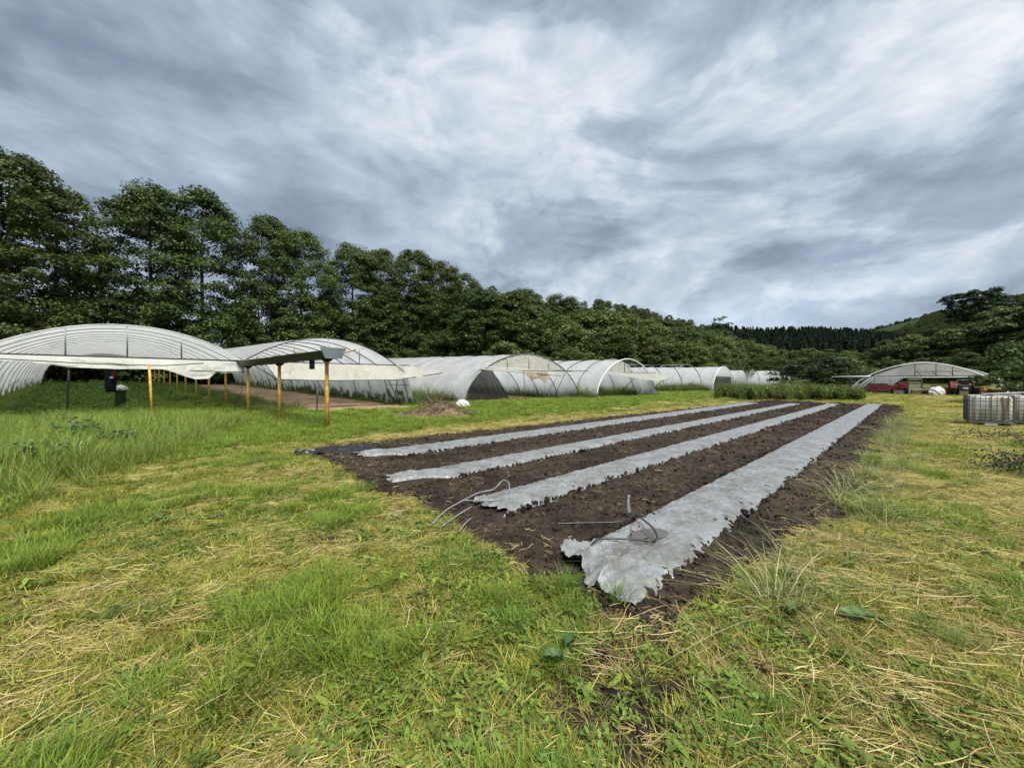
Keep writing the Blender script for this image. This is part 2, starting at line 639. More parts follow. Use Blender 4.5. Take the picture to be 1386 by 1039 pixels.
def soil_material(name, dark=(0.011, 0.008, 0.0055), light=(0.047, 0.034, 0.0235), bs=30.0, strength=0.9):
    m, n, l, b = mat(name)
    geo = n.new('ShaderNodeNewGeometry')
    t = n.new('ShaderNodeTexNoise')
    t.inputs['Scale'].default_value = 5
    t.inputs['Detail'].default_value = 9
    t.inputs['Roughness'].default_value = 0.7
    l.new(geo.outputs['Position'], t.inputs['Vector'])
    r = n.new('ShaderNodeValToRGB')
    r.color_ramp.elements[0].position = 0.32
    r.color_ramp.elements[1].position = 0.7
    r.color_ramp.elements[0].color = (*dark, 1)
    r.color_ramp.elements[1].color = (*light, 1)
    l.new(t.outputs['Fac'], r.inputs[0])
    tb = n.new('ShaderNodeTexNoise')
    tb.inputs['Scale'].default_value = 0.9
    tb.inputs['Detail'].default_value = 5
    l.new(geo.outputs['Position'], tb.inputs['Vector'])
    mb_ = n.new('ShaderNodeMapRange')
    mb_.inputs['From Min'].default_value = 0.35
    mb_.inputs['From Max'].default_value = 0.68
    mb_.inputs['To Min'].default_value = 0.75
    mb_.inputs['To Max'].default_value = 1.75
    l.new(tb.outputs['Fac'], mb_.inputs['Value'])
    sv = n.new('ShaderNodeVectorMath')
    sv.operation = 'SCALE'
    l.new(r.outputs[0], sv.inputs[0])
    l.new(mb_.outputs[0], sv.inputs['Scale'])
    l.new(sv.outputs[0], b.inputs['Base Color'])
    b.inputs['Roughness'].default_value = 0.85
    b.inputs['Specular IOR Level'].default_value = 0.2
    t2 = n.new('ShaderNodeTexNoise')
    t2.inputs['Scale'].default_value = bs
    t2.inputs['Detail'].default_value = 8
    t2.inputs['Roughness'].default_value = 0.7
    l.new(geo.outputs['Position'], t2.inputs['Vector'])
    bp = n.new('ShaderNodeBump')
    bp.inputs['Strength'].default_value = strength
    bp.inputs['Distance'].default_value = 0.03
    l.new(t2.outputs['Fac'], bp.inputs['Height'])
    l.new(bp.outputs[0], b.inputs['Normal'])
    return m


M['soil'] = soil_material('dark_tilled_soil')
M['dry_soil'] = soil_material('dry_brown_soil', (0.13, 0.085, 0.05), (0.26, 0.17, 0.105), 8.0, 0.6)
M['mound'] = soil_material('mound_soil', (0.055, 0.038, 0.024), (0.17, 0.12, 0.075), 14.0, 0.9)


def ground_material():
    m, n, l, b = mat('meadow_ground')
    a = n.new('ShaderNodeAttribute')
    a.attribute_name = 'col'
    geo = n.new('ShaderNodeNewGeometry')
    t = n.new('ShaderNodeTexNoise')
    t.inputs['Scale'].default_value = 14
    t.inputs['Detail'].default_value = 8
    t.inputs['Roughness'].default_value = 0.75
    l.new(geo.outputs['Position'], t.inputs['Vector'])
    mr = n.new('ShaderNodeMapRange')
    mr.inputs['From Min'].default_value = 0.3
    mr.inputs['From Max'].default_value = 0.7
    mr.inputs['To Min'].default_value = 0.45
    mr.inputs['To Max'].default_value = 1.5
    l.new(t.outputs['Fac'], mr.inputs['Value'])
    sc = n.new('ShaderNodeVectorMath')
    sc.operation = 'SCALE'
    l.new(a.outputs['Color'], sc.inputs[0])
    l.new(mr.outputs[0], sc.inputs['Scale'])
    l.new(sc.outputs[0], b.inputs['Base Color'])
    b.inputs['Roughness'].default_value = 0.95
    b.inputs['Specular IOR Level'].default_value = 0.05
    bp = n.new('ShaderNodeBump')
    bp.inputs['Strength'].default_value = 0.8
    bp.inputs['Distance'].default_value = 0.03
    l.new(t.outputs['Fac'], bp.inputs['Height'])
    l.new(bp.outputs[0], b.inputs['Normal'])
    return m


M['ground'] = ground_material()


def mulch_material():
    m, n, l, b = mat('grey_mulch_film')
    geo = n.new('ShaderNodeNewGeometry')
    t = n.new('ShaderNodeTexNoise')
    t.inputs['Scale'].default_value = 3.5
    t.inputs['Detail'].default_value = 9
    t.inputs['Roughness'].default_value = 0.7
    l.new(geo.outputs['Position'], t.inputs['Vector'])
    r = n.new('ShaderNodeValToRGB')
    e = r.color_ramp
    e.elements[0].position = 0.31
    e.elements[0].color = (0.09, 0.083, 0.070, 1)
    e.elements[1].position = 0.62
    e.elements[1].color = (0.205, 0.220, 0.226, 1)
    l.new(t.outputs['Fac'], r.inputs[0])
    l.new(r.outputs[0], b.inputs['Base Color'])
    b.inputs['Roughness'].default_value = 0.36
    b.inputs['Specular IOR Level'].default_value = 0.6
    w = n.new('ShaderNodeTexNoise')
    w.inputs['Scale'].default_value = 6
    w.inputs['Detail'].default_value = 6
    w.inputs['Distortion'].default_value = 1.5
    # wrinkles run mostly across the bed, where the film was pulled tight
    wm = n.new('ShaderNodeMapping')
    wm.inputs['Rotation'].default_value = (0, 0, R(-38))
    wm.inputs['Scale'].default_value = (2.6, 0.55, 1)
    l.new(geo.outputs['Position'], wm.inputs[0])
    l.new(wm.outputs[0], w.inputs['Vector'])
    bp = n.new('ShaderNodeBump')
    bp.inputs['Strength'].default_value = 0.8
    bp.inputs['Distance'].default_value = 0.03
    l.new(w.outputs['Fac'], bp.inputs['Height'])
    l.new(bp.outputs[0], b.inputs['Normal'])
    return m


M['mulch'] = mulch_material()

# ------------------------------------------------------------------ the field outline and ground cover maps
FIELD_PX = [(418, 607), (450, 636), (478, 655), (556, 672), (590, 704), (640, 746), (715, 768), (785, 790), (808, 838), (900, 862),
            (985, 815), (1062, 780), (1108, 728), (1146, 682), (1180, 622), (1205, 582), (1226, 552), (1212, 548.6), (1130, 546.2),
            (1050, 541.6), (900, 557), (700, 577), (520, 597)]
FIELD = np.array([G(a, b)[:2] for a, b in FIELD_PX])


def poly_sd(x, y, poly):
    """signed distance, negative inside"""
    x = np.asarray(x, float)
    y = np.asarray(y, float)
    d = np.full(x.shape, 1e9)
    ins = np.zeros(x.shape, bool)
    k = len(poly)
    for i in range(k):
        ax, ay = poly[i]
        bx, by = poly[(i + 1) % k]
        ex, ey = bx - ax, by - ay
        t = np.clip(((x - ax) * ex + (y - ay) * ey) / (ex * ex + ey * ey), 0, 1)
        d = np.minimum(d, np.hypot(x - ax - t * ex, y - ay - t * ey))
        c = ((ay > y) != (by > y)) & (x < (bx - ax) * (y - ay) / (by - ay + 1e-12) + ax)
        ins ^= c
    return np.where(ins, -d, d)


def field_sd(x, y):
    return poly_sd(x, y, FIELD) + (fbm(x, y, 1.6, 4, 5) - 0.5) * 0.7


BARE = [(835, 955, 0.40), (815, 895, 0.24), (655, 900, 0.15), (1010, 905, 0.14), (870, 875, 0.30), (838, 842, 0.24), (850, 1010, 0.24), (900, 930, 0.14), (330, 985, 0.10),
        (445, 735, 0.25), (20, 815, 0.22), (205, 818, 0.14), (530, 700, 0.3), (290, 870, 0.14), (1030, 935, 0.12)]
BARE = [(G(a, b)[0], G(a, b)[1], r) for a, b, r in BARE]


def bare(x, y):
    v = np.zeros(np.shape(x))
    for (a, b, r) in BARE:
        q = np.hypot(x - a, y - b) + (fbm(x, y, 7, 3, 91) - 0.5) * r * 1.3
        v = np.maximum(v, 1 - sstep(r * 0.6, r * 1.3, q))
    return v


def gh_ab(x, y):
    """1 inside the plan of the twin tunnels; s across from the gutter (minus left), t along"""
    dx, dy = x + 13.4, y - 19.4
    det = U[0] * V[1] - U[1] * V[0]
    s = (dx * V[1] - dy * V[0]) / det
    t = (U[0] * dy - U[1] * dx) / det
    return s, t


def straw(x, y):
    """0 fresh green .. 1 dry straw"""
    d = np.hypot(x, y)
    b = fbm(x, y, 0.8, 4, 31)
    c = fbm(x, y, 4.2, 3, 77)
    v = 0.5 * b + 0.5 * c
    v = sstep(0.38, 0.66, v) * 0.85
    a = x * RU[0] + y * RU[1]
    n_ = x * RN[0] + y * RN[1]
    right = sstep(-0.6, 1.4, n_) * (a > -2)
    v = np.maximum(v * (0.85 + 0.3 * right), right * (0.45 + 0.5 * c) * sstep(0.3, 0.6, fbm(x, y, 0.9, 3, 8)))
    # hay strip along the far side of the field
    hay = np.exp(-((n_ + 10.6 - 0.08 * a) / 0.9) ** 2) * sstep(2.0, 4.5, a)
    v = np.maximum(v, hay * (0.98 + 0.4 * (c - .5)))
    t = V[0] * x + V[1] * y
    green = sstep(9.6, 12.2, t - 0.02 * a) * (1 - 0.0 * a)
    v = v * (1 - 0.92 * green)
    # tongue of tall fresh grass, left
    lf = sstep(-3.8, -5.6, x + 0.25 * y) * sstep(3.5, 5.5, y)
    v = v * (1 - 0.85 * lf)
    # dry edge of the tilled soil
    return np.clip(v, 0, 1)


# ------------------------------------------------------------------ ground sheet
def build_ground():
    xs = np.concatenate([-np.geomspace(1500, 9, 60), np.linspace(-8.8, 8.8, 150), np.geomspace(9, 1900, 70)])
    ys = np.concatenate([-np.geomspace(300, 3.2, 18), np.linspace(-3, 12, 150), np.geomspace(12.2, 2400, 110)])
    X, Y = np.meshgrid(xs, ys)
    Z = H(X, Y)
    near = 1 - sstep(20, 40, np.hypot(X, Y))
    Z = Z + near * (fbm(X, Y, 1.3, 3, 3) - 0.5) * 0.05
    sd = field_sd(X, Y)
    Z = Z - 0.05 * (1 - sstep(-0.6, 0.0, sd))
    st = straw(X, Y)
    br = bare(X, Y)
    g = np.array([0.075, 0.095, 0.02])
    s = np.array([0.22, 0.165, 0.065])
    so = np.array([0.045, 0.034, 0.026])
    c = g + (s - g) * st[..., None]
    c = c + (so - c) * np.maximum(br, 0.75 * (1 - sstep(-0.1, 0.35, sd)))[..., None]
    far = sstep(60, 140, np.hypot(X, Y))[..., None]
    hill = np.array([0.05, 0.068, 0.022]) * (0.7 + 0.6 * fbm(X, Y, 0.02, 3, 44))[..., None]
    wooded = (sstep(380, 460, X) * sstep(380, 460, Y))[..., None]
    hill = hill * (1 - wooded) + np.array([0.026, 0.040, 0.017]) * wooded
    c = c * (1 - far) + hill * far
    pts = np.stack([X, Y, Z], -1)
    o = sheet('ground', pts, M['ground'], attrs={'col': c.reshape(-1, 3)})
    tag(o, 'mown meadow ground with yellowed grass rising to wooded hills', kind='structure')


build_ground()


# ------------------------------------------------------------------ tilled field
ROWS = [(-1.72, 0.42, 2.62, 34.2), (-3.62, 0.36, 3.05, 32.6), (-5.45, 0.37, 2.8, 31.0), (-7.72, 0.46, 3.25, 30.2)]


def bed_profile(n_, a):
    z = 0
    for (c, hw, a0, a1) in ROWS:
        z = z + 0.055 * np.exp(-((n_ - c) / (hw * 1.05)) ** 4) * sstep(a0 - 0.4, a0 + 0.5, a)
    return z


def soil_z(x, y):
    a = x * RU[0] + y * RU[1]
    n_ = x * RN[0] + y * RN[1]
    z = 0.02 + bed_profile(n_, a)
    # a soft rise of the ground at every bed keeps the film out of the clods
    lum = (fbm(x, y, 3.2, 3, 12) - 0.5) * 0.07 + np.abs(fbm(x, y, 11, 4, 41, 0.6) - 0.5) * 0.13 - 0.02
    onrow = 0
    for (c, hw, a0, a1) in ROWS:
        onrow = np.maximum(onrow, (1 - sstep(hw * 0.75, hw * 1.05, np.abs(n_ - c))) * sstep(a0 - 0.3, a0 + 0.2, a) * (1 - sstep(a1 - .2, a1 + .3, a)))
    z = z + lum * (1 - onrow) - 0.03 * onrow
    return z


def build_field():
    a = [1.2]
    st = 0.024
    while a[-1] < 36.5:
        a.append(a[-1] + st)
        if a[-1] > 4.5:
            st = min(0.14, st * 1.008)
    a = np.array(a)
    n_ = np.arange(-10.6, 0.5, 0.028)
    A, N = np.meshgrid(a, n_, indexing='ij')
    X = A * RU[0] + N * RN[0]
    Y = A * RU[1] + N * RN[1]
    sd = field_sd(X, Y)
    Z = soil_z(X, Y)
    Z = Z * (1 - sstep(-0.25, 0.1, sd)) - 0.10 * sstep(-0.12, 0.15, sd)
    keep = sd < 0.3
    idx = grid_faces(*X.shape)
    kf = keep.ravel()[idx].any(axis=1)
    idx = idx[kf]
    used = np.unique(idx)
    remap = np.zeros(X.size, int)
    remap[used] = np.arange(len(used))
    pts = np.stack([X, Y, Z], -1).reshape(-1, 3)[used]
    o = obj('field', new_mesh('field', pts, remap[idx], M['soil'], True))
    tag(o, 'dark freshly tilled vegetable field with lumpy soil', kind='structure')


build_field()


def rand_rot(n):
    return np.stack([rng.uniform(-3.14, 3.14, n), rng.uniform(-3.14, 3.14, n), rng.uniform(-3.14, 3.14, n)], 1)


def clod_template(seed):
    import bmesh
    r = np.random.default_rng(seed)
    bm = bmesh.new()
    bmesh.ops.create_icosphere(bm, subdivisions=2, radius=1)
    for v in bm.verts:
        k = 0.6 + 0.75 * r.random()
        v.co *= k
        v.co.z *= 0.7
    me = bpy.data.meshes.new('clod')
    bm.to_mesh(me)
    bm.free()
    me.materials.append(M['soil'])
    return bpy.data.objects.new('clod', me)


def build_clods():
    n = 90000
    d_a = 1.4 + 34 * rng.random(n) ** 2.1
    nn = rng.uniform(-10.2, 0.2, n)
    x = d_a * RU[0] + nn * RN[0]
    y = d_a * RU[1] + nn * RN[1]
    sd = field_sd(x, y)
    ok = sd < 0.02
    for (c, hw, a0, a1) in ROWS:
        inrow = (np.abs(nn - c) < hw * (0.94 + 0.1 * rng.random(n))) & (d_a > a0) & (d_a < a1)
        ok &= ~(inrow & (rng.random(n) > 0.012))
    x, y, a = x[ok], y[ok], d_a[ok]
    s = rng.gamma(1.2, 0.0044, len(x)) + 0.0026
    s = np.minimum(s, 0.036) * (1 + 0.03 * a)
    z = soil_z(x, y) + s * 0.25
    onrow = np.zeros(len(x), bool)
    nn = nn[ok]
    for (c, hw, a0, a1) in ROWS:
        onrow |= (np.abs(nn - c) < hw) & (a > a0) & (a < a1)
    z = np.where(onrow, z + 0.035, z)
    s = np.where(onrow, s * 0.8, s)
    # crumbs that hold the film's edges down
    ex, ey, ez, es = [], [], [], []
    for (c, hw, a0, a1) in ROWS:
        ea = a0 + (a1 - a0) * rng.random(1500) ** 1.5
        en = c + np.where(rng.random(1500) < .5, -1, 1) * hw * rng.normal(0.98, 0.07, 1500)
        ex.append(ea * RU[0] + en * RN[0])
        ey.append(ea * RU[1] + en * RN[1])
        ez.append(0.035 + bed_profile(en, ea) * 0.8)
        es.append(np.minimum(rng.gamma(1.2, 0.0075, 1500) + .003, .038))
    for (bx, by, br_) in BARE:
        k_ = int(900 * br_)
        px_, py_ = rng.normal(bx, br_ * .6, k_), rng.normal(by, br_ * .6, k_)
        ex.append(px_)
        ey.append(py_)
        ez.append(H(px_, py_) + (fbm(px_, py_, 1.3, 3, 3) - 0.5) * 0.05)
        es.append(rng.gamma(1.3, 0.004, k_) + .002)
    x, y, z, s = (np.concatenate([q_] + e_) for q_, e_ in ((x, ex), (y, ey), (z, ez), (s, es)))
    scatter('soil_clods', [clod_template(i) for i in range(6)], np.stack([x, y, z], 1), rand_rot(len(x)), s[:, None] * rng.uniform(0.45, 1.6, (len(x), 3)),
            rng.integers(0, 6, len(x)), 'crumbly dark clods strewn over the tilled field', 'soil')


build_clods()


# ------------------------------------------------------------------ mulch film strips
def film_z(n_, a, c, hw, seed):
    x = a * RU[0] + n_ * RN[0]
    y = a * RU[1] + n_ * RN[1]
    q = (n_ - c) / hw
    z = 0.02 + bed_profile(n_, a) + 0.012
    cr = np.abs(fbm(a * 1.0, n_ * 3.0, 2.6, 4, seed, 0.6) - 0.5) * 0.05 + (fbm(a * 3.0, n_ * 0.8, 3.0, 3, seed + 3) - 0.5) * 0.035
    cr = cr + np.abs(fbm(a * 2.2 + n_ * 1.2, n_ * 5.0 - a, 3.4, 4, seed + 9, 0.62) - 0.5) * 0.055
    z = z + cr * (1 - 0.35 * np.abs(q))
    z = z - 0.05 * sstep(0.86, 1.02, np.abs(q))
    return z


def mulch_strip(k, label):
    c, hw, a0, a1 = ROWS[k]
    a = [a0]
    st = 0.018
    while a[-1] < a1:
        a.append(a[-1] + st)
        if a[-1] > 4.8:
            st = min(0.12, st * 1.01)
    a = np.array(a)
    q = np.linspace(-1, 1, 56)
    A, Q = np.meshgrid(a, q, indexing='ij')
    wl = hw * (1 + 0.16 * (fbm(a, a * 0, 1.7, 4, 60 + k) - 0.5) * 2)
    wr = hw * (1 + 0.16 * (fbm(a, a * 0, 1.7, 4, 80 + k) - 0.5) * 2)
    N = c + np.where(Q < 0, Q * wl[:, None], Q * wr[:, None])
    Z = film_z(N, A, c, hw, 100 + k * 7)
    A2 = A + 0
    e = 1 - sstep(a0, a0 + 0.75, A)                # loose crumpled end
    A2 = A2 - e * (0.22 * (fbm(Q * 2, Q * 0 + 3, 1.3, 3, 200 + k) - 0.45))
    amp = [0.20, 0.09, 0.06, 0.09][k]
    fold = np.abs(fbm(A * 2.6 + Q, Q * 3.2 - A, 2.4, 5, 300 + k, 0.62) - 0.5)
    Z = Z + e * (fold * amp * 0.45)
    wob = fbm(A * 2.0, Q * 1.5, 1.3, 3, 340 + k)
    ridge = 1 - np.abs(np.sin(Q * 4.5 + wob * 4 + (A - a0) * 1.6))
    Z = Z + e * ridge ** 3 * amp * 0.40
    ridge2 = 1 - np.abs(np.sin((A - a0) * 13 + wob * 9 + Q * 2))
    Z = Z + e * (1 - e) * 4 * ridge2 ** 3 * amp * 0.12
    A2 = A2 - (1 - sstep(a0, a0 + 0.3, A)) * 0.16 * (fbm(Q * 5, Q * 0, 1.5, 3, 220 + k) - 0.5)
    if k == 0:       # the lifted left corner and the flap that folds down towards the grass
        lc = np.exp(-((Q + 0.95) / 0.35) ** 2) * (1 - sstep(a0, a0 + 0.55, A))
        Z = Z + 0.055 * lc
        N = N - 0.05 * lc
        rc = np.exp(-((Q - 0.35) / 0.6) ** 2) * (1 - sstep(a0, a0 + 0.35, A))
        A2 = A2 - 0.22 * rc
        Z = Z + 0.03 * rc - 0.05 * (1 - sstep(a0, a0 + 0.12, A)) * rc
        # the hollow where rain has gathered
        pc_a, pc_n = 3.58, -1.80
        hol = np.exp(-(((A - pc_a) / 0.30) ** 2 + ((N - pc_n) / 0.17) ** 2) ** 2)
        Z = Z * (1 - hol) + hol * 0.052
    if k in (2, 3):  # twisted tails
        tw = 1 - sstep(a0, a0 + 0.9, A)
        N = N - tw * [0, 0, 0.35, 0.30][k]
        N = c + (N - c) * (1 - 0.55 * tw) - tw * 0.12
    X = A2 * RU[0] + N * RN[0]
    Y = A2 * RU[1] + N * RN[1]
    Z = np.maximum(Z, -0.02)
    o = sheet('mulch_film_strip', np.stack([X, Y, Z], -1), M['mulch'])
    # slits torn in the film along both edges
    r_ = random.Random(k + 40)
    for i in range([46, 24, 18, 14][k]):
        ra = int((0.06 + 0.9 * r_.random() ** 1.7) * (len(a) - 1))
        rc = min(max(int(27.5 + r_.choice((-1, 1)) * r_.gauss(21, 4)), 3), 52)
        if a[ra] < a0 + 0.9:
            continue
        L, wd = r_.uniform(.03, .075), r_.uniform(.008, .02)
        p0, p1 = np.array([X[ra, rc], Y[ra, rc], Z[ra, rc]]), np.array([X[ra, rc + 1], Y[ra, rc + 1], Z[ra, rc + 1]])
        ac = (p1 - p0) / np.linalg.norm(p1 - p0)
        al = np.array([RU[0], RU[1], (Z[min(ra + 1, len(a) - 1), rc] - Z[ra, rc]) / max(a[min(ra + 1, len(a) - 1)] - a[ra], .01) * .6])
        dr = ac * math.cos(r_.uniform(-.6, .6)) + al * r_.uniform(-.5, .5)
        pr = np.cross(np.cross(ac, al), dr)
        up = np.array([0, 0, .009])
        mb = MB()
        mb.add([p0 - dr * L + up, p0 + pr * wd + up, p0 + dr * L + up, p0 - pr * wd * .5 + up], [(0, 3, 2, 1)])
        mb.build('slit', M['slit'], o)
    return tag(o, label, 'plastic mulch', 'plastic mulch strips laid along the tilled beds')


mulch_strip(0, 'widest grey plastic mulch strip with crumpled near end and puddle, nearest the mown right side')
mulch_strip(1, 'second mulch strip from the right, pale drip tube looped at its near end')
mulch_strip(2, 'grey plastic mulch strip third from the right, its near end twisted to a narrow tail')
mulch_strip(3, 'grey plastic mulch strip nearest the greenhouses, with black crumpled film at its near end')


def puddle():
    m, n, l, b = mat('muddy_water')
    b.inputs['Base Color'].default_value = (0.075, 0.066, 0.055, 1)
    b.inputs['Roughness'].default_value = 0.06
    b.inputs['Specular IOR Level'].default_value = 0.5
    mb = MB()
    pts = []
    c = (3.58 * RU + -1.80 * RN)
    for i in range(40):
        t = i / 40 * 2 * math.pi
        r_ = 0.92 + 0.24 * math.sin(2 * t + 1) + 0.14 * math.sin(3 * t) + 0.07 * math.sin(7 * t + 2) + 0.05 * math.sin(11 * t)
        p = c + RU * (0.34 * r_ * math.cos(t)) + RN * (0.19 * r_ * math.sin(t))
        pts.append((p[0], p[1], 0.072))
    mb.add([(c[0], c[1], 0.072)] + pts, [(0, i + 1, (i + 1) % 40 + 1) for i in range(40)])
    o = mb.build('puddle', m, smooth=True)
    tag(o, 'shallow muddy brown puddle on the widest mulch strip', 'puddle')


puddle()


def smooth_path(pts, k=6):
    pts = [np.array(p, float) for p in pts]
    out = []
    for i in range(len(pts) - 1):
        p0, p1, p2, p3 = pts[max(i - 1, 0)], pts[i], pts[i + 1], pts[min(i + 2, len(pts) - 1)]
        for j in range(k):
            t = j / k
            out.append(0.5 * ((2 * p1) + (-p0 + p2) * t + (2 * p0 - 5 * p1 + 4 * p2 - p3) * t * t + (-p0 + 3 * p1 - 3 * p2 + p3) * t ** 3))
    out.append(pts[-1])
    return out


def hose(name, px, r, m, label, cat='hose'):
    mb = MB()
    mb.tube(smooth_path([G(a, b, z) for a, b, z in px]), r, 7)
    o = mb.build(name, m, smooth=True)
    tag(o, label, cat)


hose('drip_tube', [(585, 709, .06), (602, 692, .09), (622, 680, .10), (648, 667, .11), (668, 662, .12), (681, 650, .17), (689, 655, .15), (687, 668, .11), (674, 676, .10), (650, 678, .10), (626, 677, .10)],
     0.009, M['grey_hose'], 'pale grey drip tube looping over the near end of the second mulch strip')
hose('drip_tube', [(598, 713, .05), (615, 700, .08), (638, 686, .10)], 0.008, M['grey_hose'], 'short pale drip tube end lying between loop and grass edge')
hose('drip_tube', [(621, 720, .05), (628, 710, .07), (638, 701, .07)], 0.007, M['grey_hose'], 'short thin pale tube offcut on the soil beside the second mulch strip')
hose('drip_tube', [(753, 709, .08), (790, 708, .08), (840, 706, .09), (864, 696, .12), (872, 699, .10)], 0.008, M['black_plastic'],
     'black drip tube lying on soil left of the puddle')
hose('drip_tube', [(797, 744, .10), (812, 730, .13), (850, 730, .13), (886, 732, .13), (888, 720, .14), (877, 708, .14), (862, 697, .14)], 0.009, M['black_plastic'],
     'bent black drip tube crossing the crumpled end of the widest strip')


def tape_flap():
    b = G(853, 697, .05)
    pts = []
    for i in range(9):
        t = i / 8
        row = []
        for s in (-1, 1):
            row.append((b[0] - 0.06 * t + 0.05 * t * t + s * (0.022 - 0.008 * t), b[1] + s * 0.012 * (1 - t), 0.06 + 0.27 * t - 0.05 * t * t))
        pts.append(row)
    o = sheet('drip_tape_flap', pts, M['grey_hose'])
    sm = o.modifiers.new('thickness', 'SOLIDIFY')
    sm.thickness = 0.004
    tag(o, 'flat grey strip of drip tape sticking up from the soil', 'drip tape')


tape_flap()


def film_tail():
    """black crumpled film beyond the far-left strip"""
    a = np.linspace(2.35, 3.9, 60)
    q = np.linspace(-1, 1, 40)
    A, Q = np.meshgrid(a, q, indexing='ij')
    w = 0.16 + 0.42 * sstep(2.3, 3.4, A)
    N = -8.75 - 0.45 * (1 - sstep(2.35, 3.6, A)) + Q * w
    Z = 0.03 + np.abs(fbm(A * 3, Q * 2.2, 1.6, 4, 910, 0.6) - 0.5) * 0.26 * (1 - 0.4 * np.abs(Q))
    o = sheet('crumpled_film', np.stack([A * RU[0] + N * RN[0], A * RU[1] + N * RN[1], Z], -1), M['black_plastic'])
    tag(o, 'crumpled black plastic film bunched at the grass edge by the farthest strip', 'plastic film')


film_tail()


# ------------------------------------------------------------------ tunnels
def arch_profile(W, zc, zapex, left=None, right=None, n=20):
    """points (s, z): optional leg, arch, optional leg"""
    out = []
    if left:
        out += left
    for i in range(n + 1):
        q = i / n
        out.append((W * q, zc + (zapex - zc) * (1 - abs(2 * q - 1) ** 2.05)))
    if right:
        out += right
    return out


def round_profile(W, zapex, p=1.85, n=36):
    out = []
    for i in range(n + 1):
        t = math.pi * (1 - i / n)
        c, s = math.cos(t), math.sin(t)
        x = math.copysign(abs(c) ** (2 / p), c)
        z = abs(s) ** (2 / p)
        out.append((W / 2 + W / 2 * x, zapex * z))
    return out


class Tunnel:
    def __init__(self, label, O, prof, length, u=U, v=V, group=None, name='polytunnel'):
        self.O, self.u, self.v, self.prof, self.L = np.array(O, float), u, v, prof, length
        self.root = empty(name, (self.O[0], self.O[1], Hs(*self.O[:2])), label, 'greenhouse', group)
        self.z0 = Hs(*self.O[:2])

    def p(self, s, t, z):           # local to root
        q = self.u * s + self.v * t
        h = Hs(self.O[0] + q[0], self.O[1] + q[1]) - self.z0
        return np.array([q[0], q[1], z + h])

    def hoops(self, ts, r=0.03, m='galv', name='hoop'):
        pts = [np.array([*(self.u * s), z]) for s, z in self.prof]
        me = None
        for t in ts:
            if me is None:
                mb = MB()
                mb.tube(pts, r, 6)
                me = new_mesh(name, mb.v, mb.f, M[m], True)
            q = self.v * t
            mid = self.u * self.prof[len(self.prof) // 2][0] + q
            obj(name, me, self.root, (q[0], q[1], Hs(self.O[0] + mid[0], self.O[1] + mid[1]) - self.z0))

    def cover(self, t0, t1, hs, m='film', i0=0, i1=None, out=0.035, name='cover', sag=0.07):
        pr = self.prof[i0:i1]
        k = max(3, int((t1 - t0) / hs * 8) + 1)
        ts = np.linspace(t0, t1, k)
        pr = np.array(pr)
        # outward normals of the profile
        d = np.gradient(pr, axis=0)
        nn = np.stack([-d[:, 1], d[:, 0]], 1)
        nn /= np.linalg.norm(nn, axis=1)[:, None] + 1e-9
        pts = np.zeros((k, len(pr), 3))
        hg = np.zeros((k, len(pr)))
        for i, t in enumerate(ts):
            ph = (t - t0) / hs
            sg = out - sag * abs(math.sin(math.pi * ph)) + 0.012 * random.uniform(-1, 1)
            for j, (s, z) in enumerate(pr):
                pts[i, j] = self.p(s + nn[j, 0] * sg, t, max(z + nn[j, 1] * sg, -0.05))
                hg[i, j] = z
        return sheet(name, pts, M[m], self.root, {'hgt': hg.ravel()})

    def zat(self, s):
        pr = self.prof
        best = 0
        for (a, za), (b, zb) in zip(pr[:-1], pr[1:]):
            if min(a, b) <= s <= max(a, b) and abs(b - a) > 1e-9:
                best = max(best, za + (zb - za) * (s - a) / (b - a))
        return best

    def gable(self, t, zc, m, s0=None, s1=None, name='gable_sheet', n=24):
        ss = [s for s, z in self.prof if z >= zc]
        a, b = (min(ss) if s0 is None else s0), (max(ss) if s1 is None else s1)
        pts = []
        for i in range(n + 1):
            s = a + (b - a) * i / n
            zt = max(self.zat(s), zc + 0.001)
            pts.append([self.p(s, t + 0.02 * math.sin(9 * s), zc + (zt - zc) * k / 6) for k in range(7)])
        return sheet(name, pts, M[m], self.root)

    def bar(self, a, b, r=0.025, m='galv', name='crossbar', mid=None):
        mb = MB()
        pts = [self.p(*a), self.p(*b)] if mid is None else [self.p(*a)] + [self.p(*q) for q in mid] + [self.p(*b)]
        mb.tube(pts, r, 6)
        return mb.build(name, M[m], self.root, True)

    def flap(self, top, bot, m, name='rolled_flap', n=60, wr=0.05, seed=1):
        """sheet between two polylines given as (s,t,z) lists"""
        def samp(pl, q):
            pl = np.array(pl, float)
            x = q * (len(pl) - 1)
            i = min(int(x), len(pl) - 2)
            return pl[i] + (pl[i + 1] - pl[i]) * (x - i)
        pts = []
        for i in range(n + 1):
            q = i / n
            A, B = samp(top, q), samp(bot, q)
            row = []
            for k in range(9):
                w = k / 8
                c = A + (B - A) * w
                c[1] += wr * (float(fbm(q * 9, w * 2.0, 1.3, 3, seed)) - 0.5) * 2.2 * (0.3 + w)
                c[2] += wr * 0.5 * (float(fbm(q * 14, w, 1.5, 3, seed + 5)) - 0.5) * w
                row.append(self.p(*c))
            pts.append(row)
        return sheet(name, pts, M[m], self.root)


def frange(a, b, st):
    out = []
    while a <= b + 1e-6:
        out.append(a)
        a += st
    return out


GUT = np.array([-13.77, 19.74])
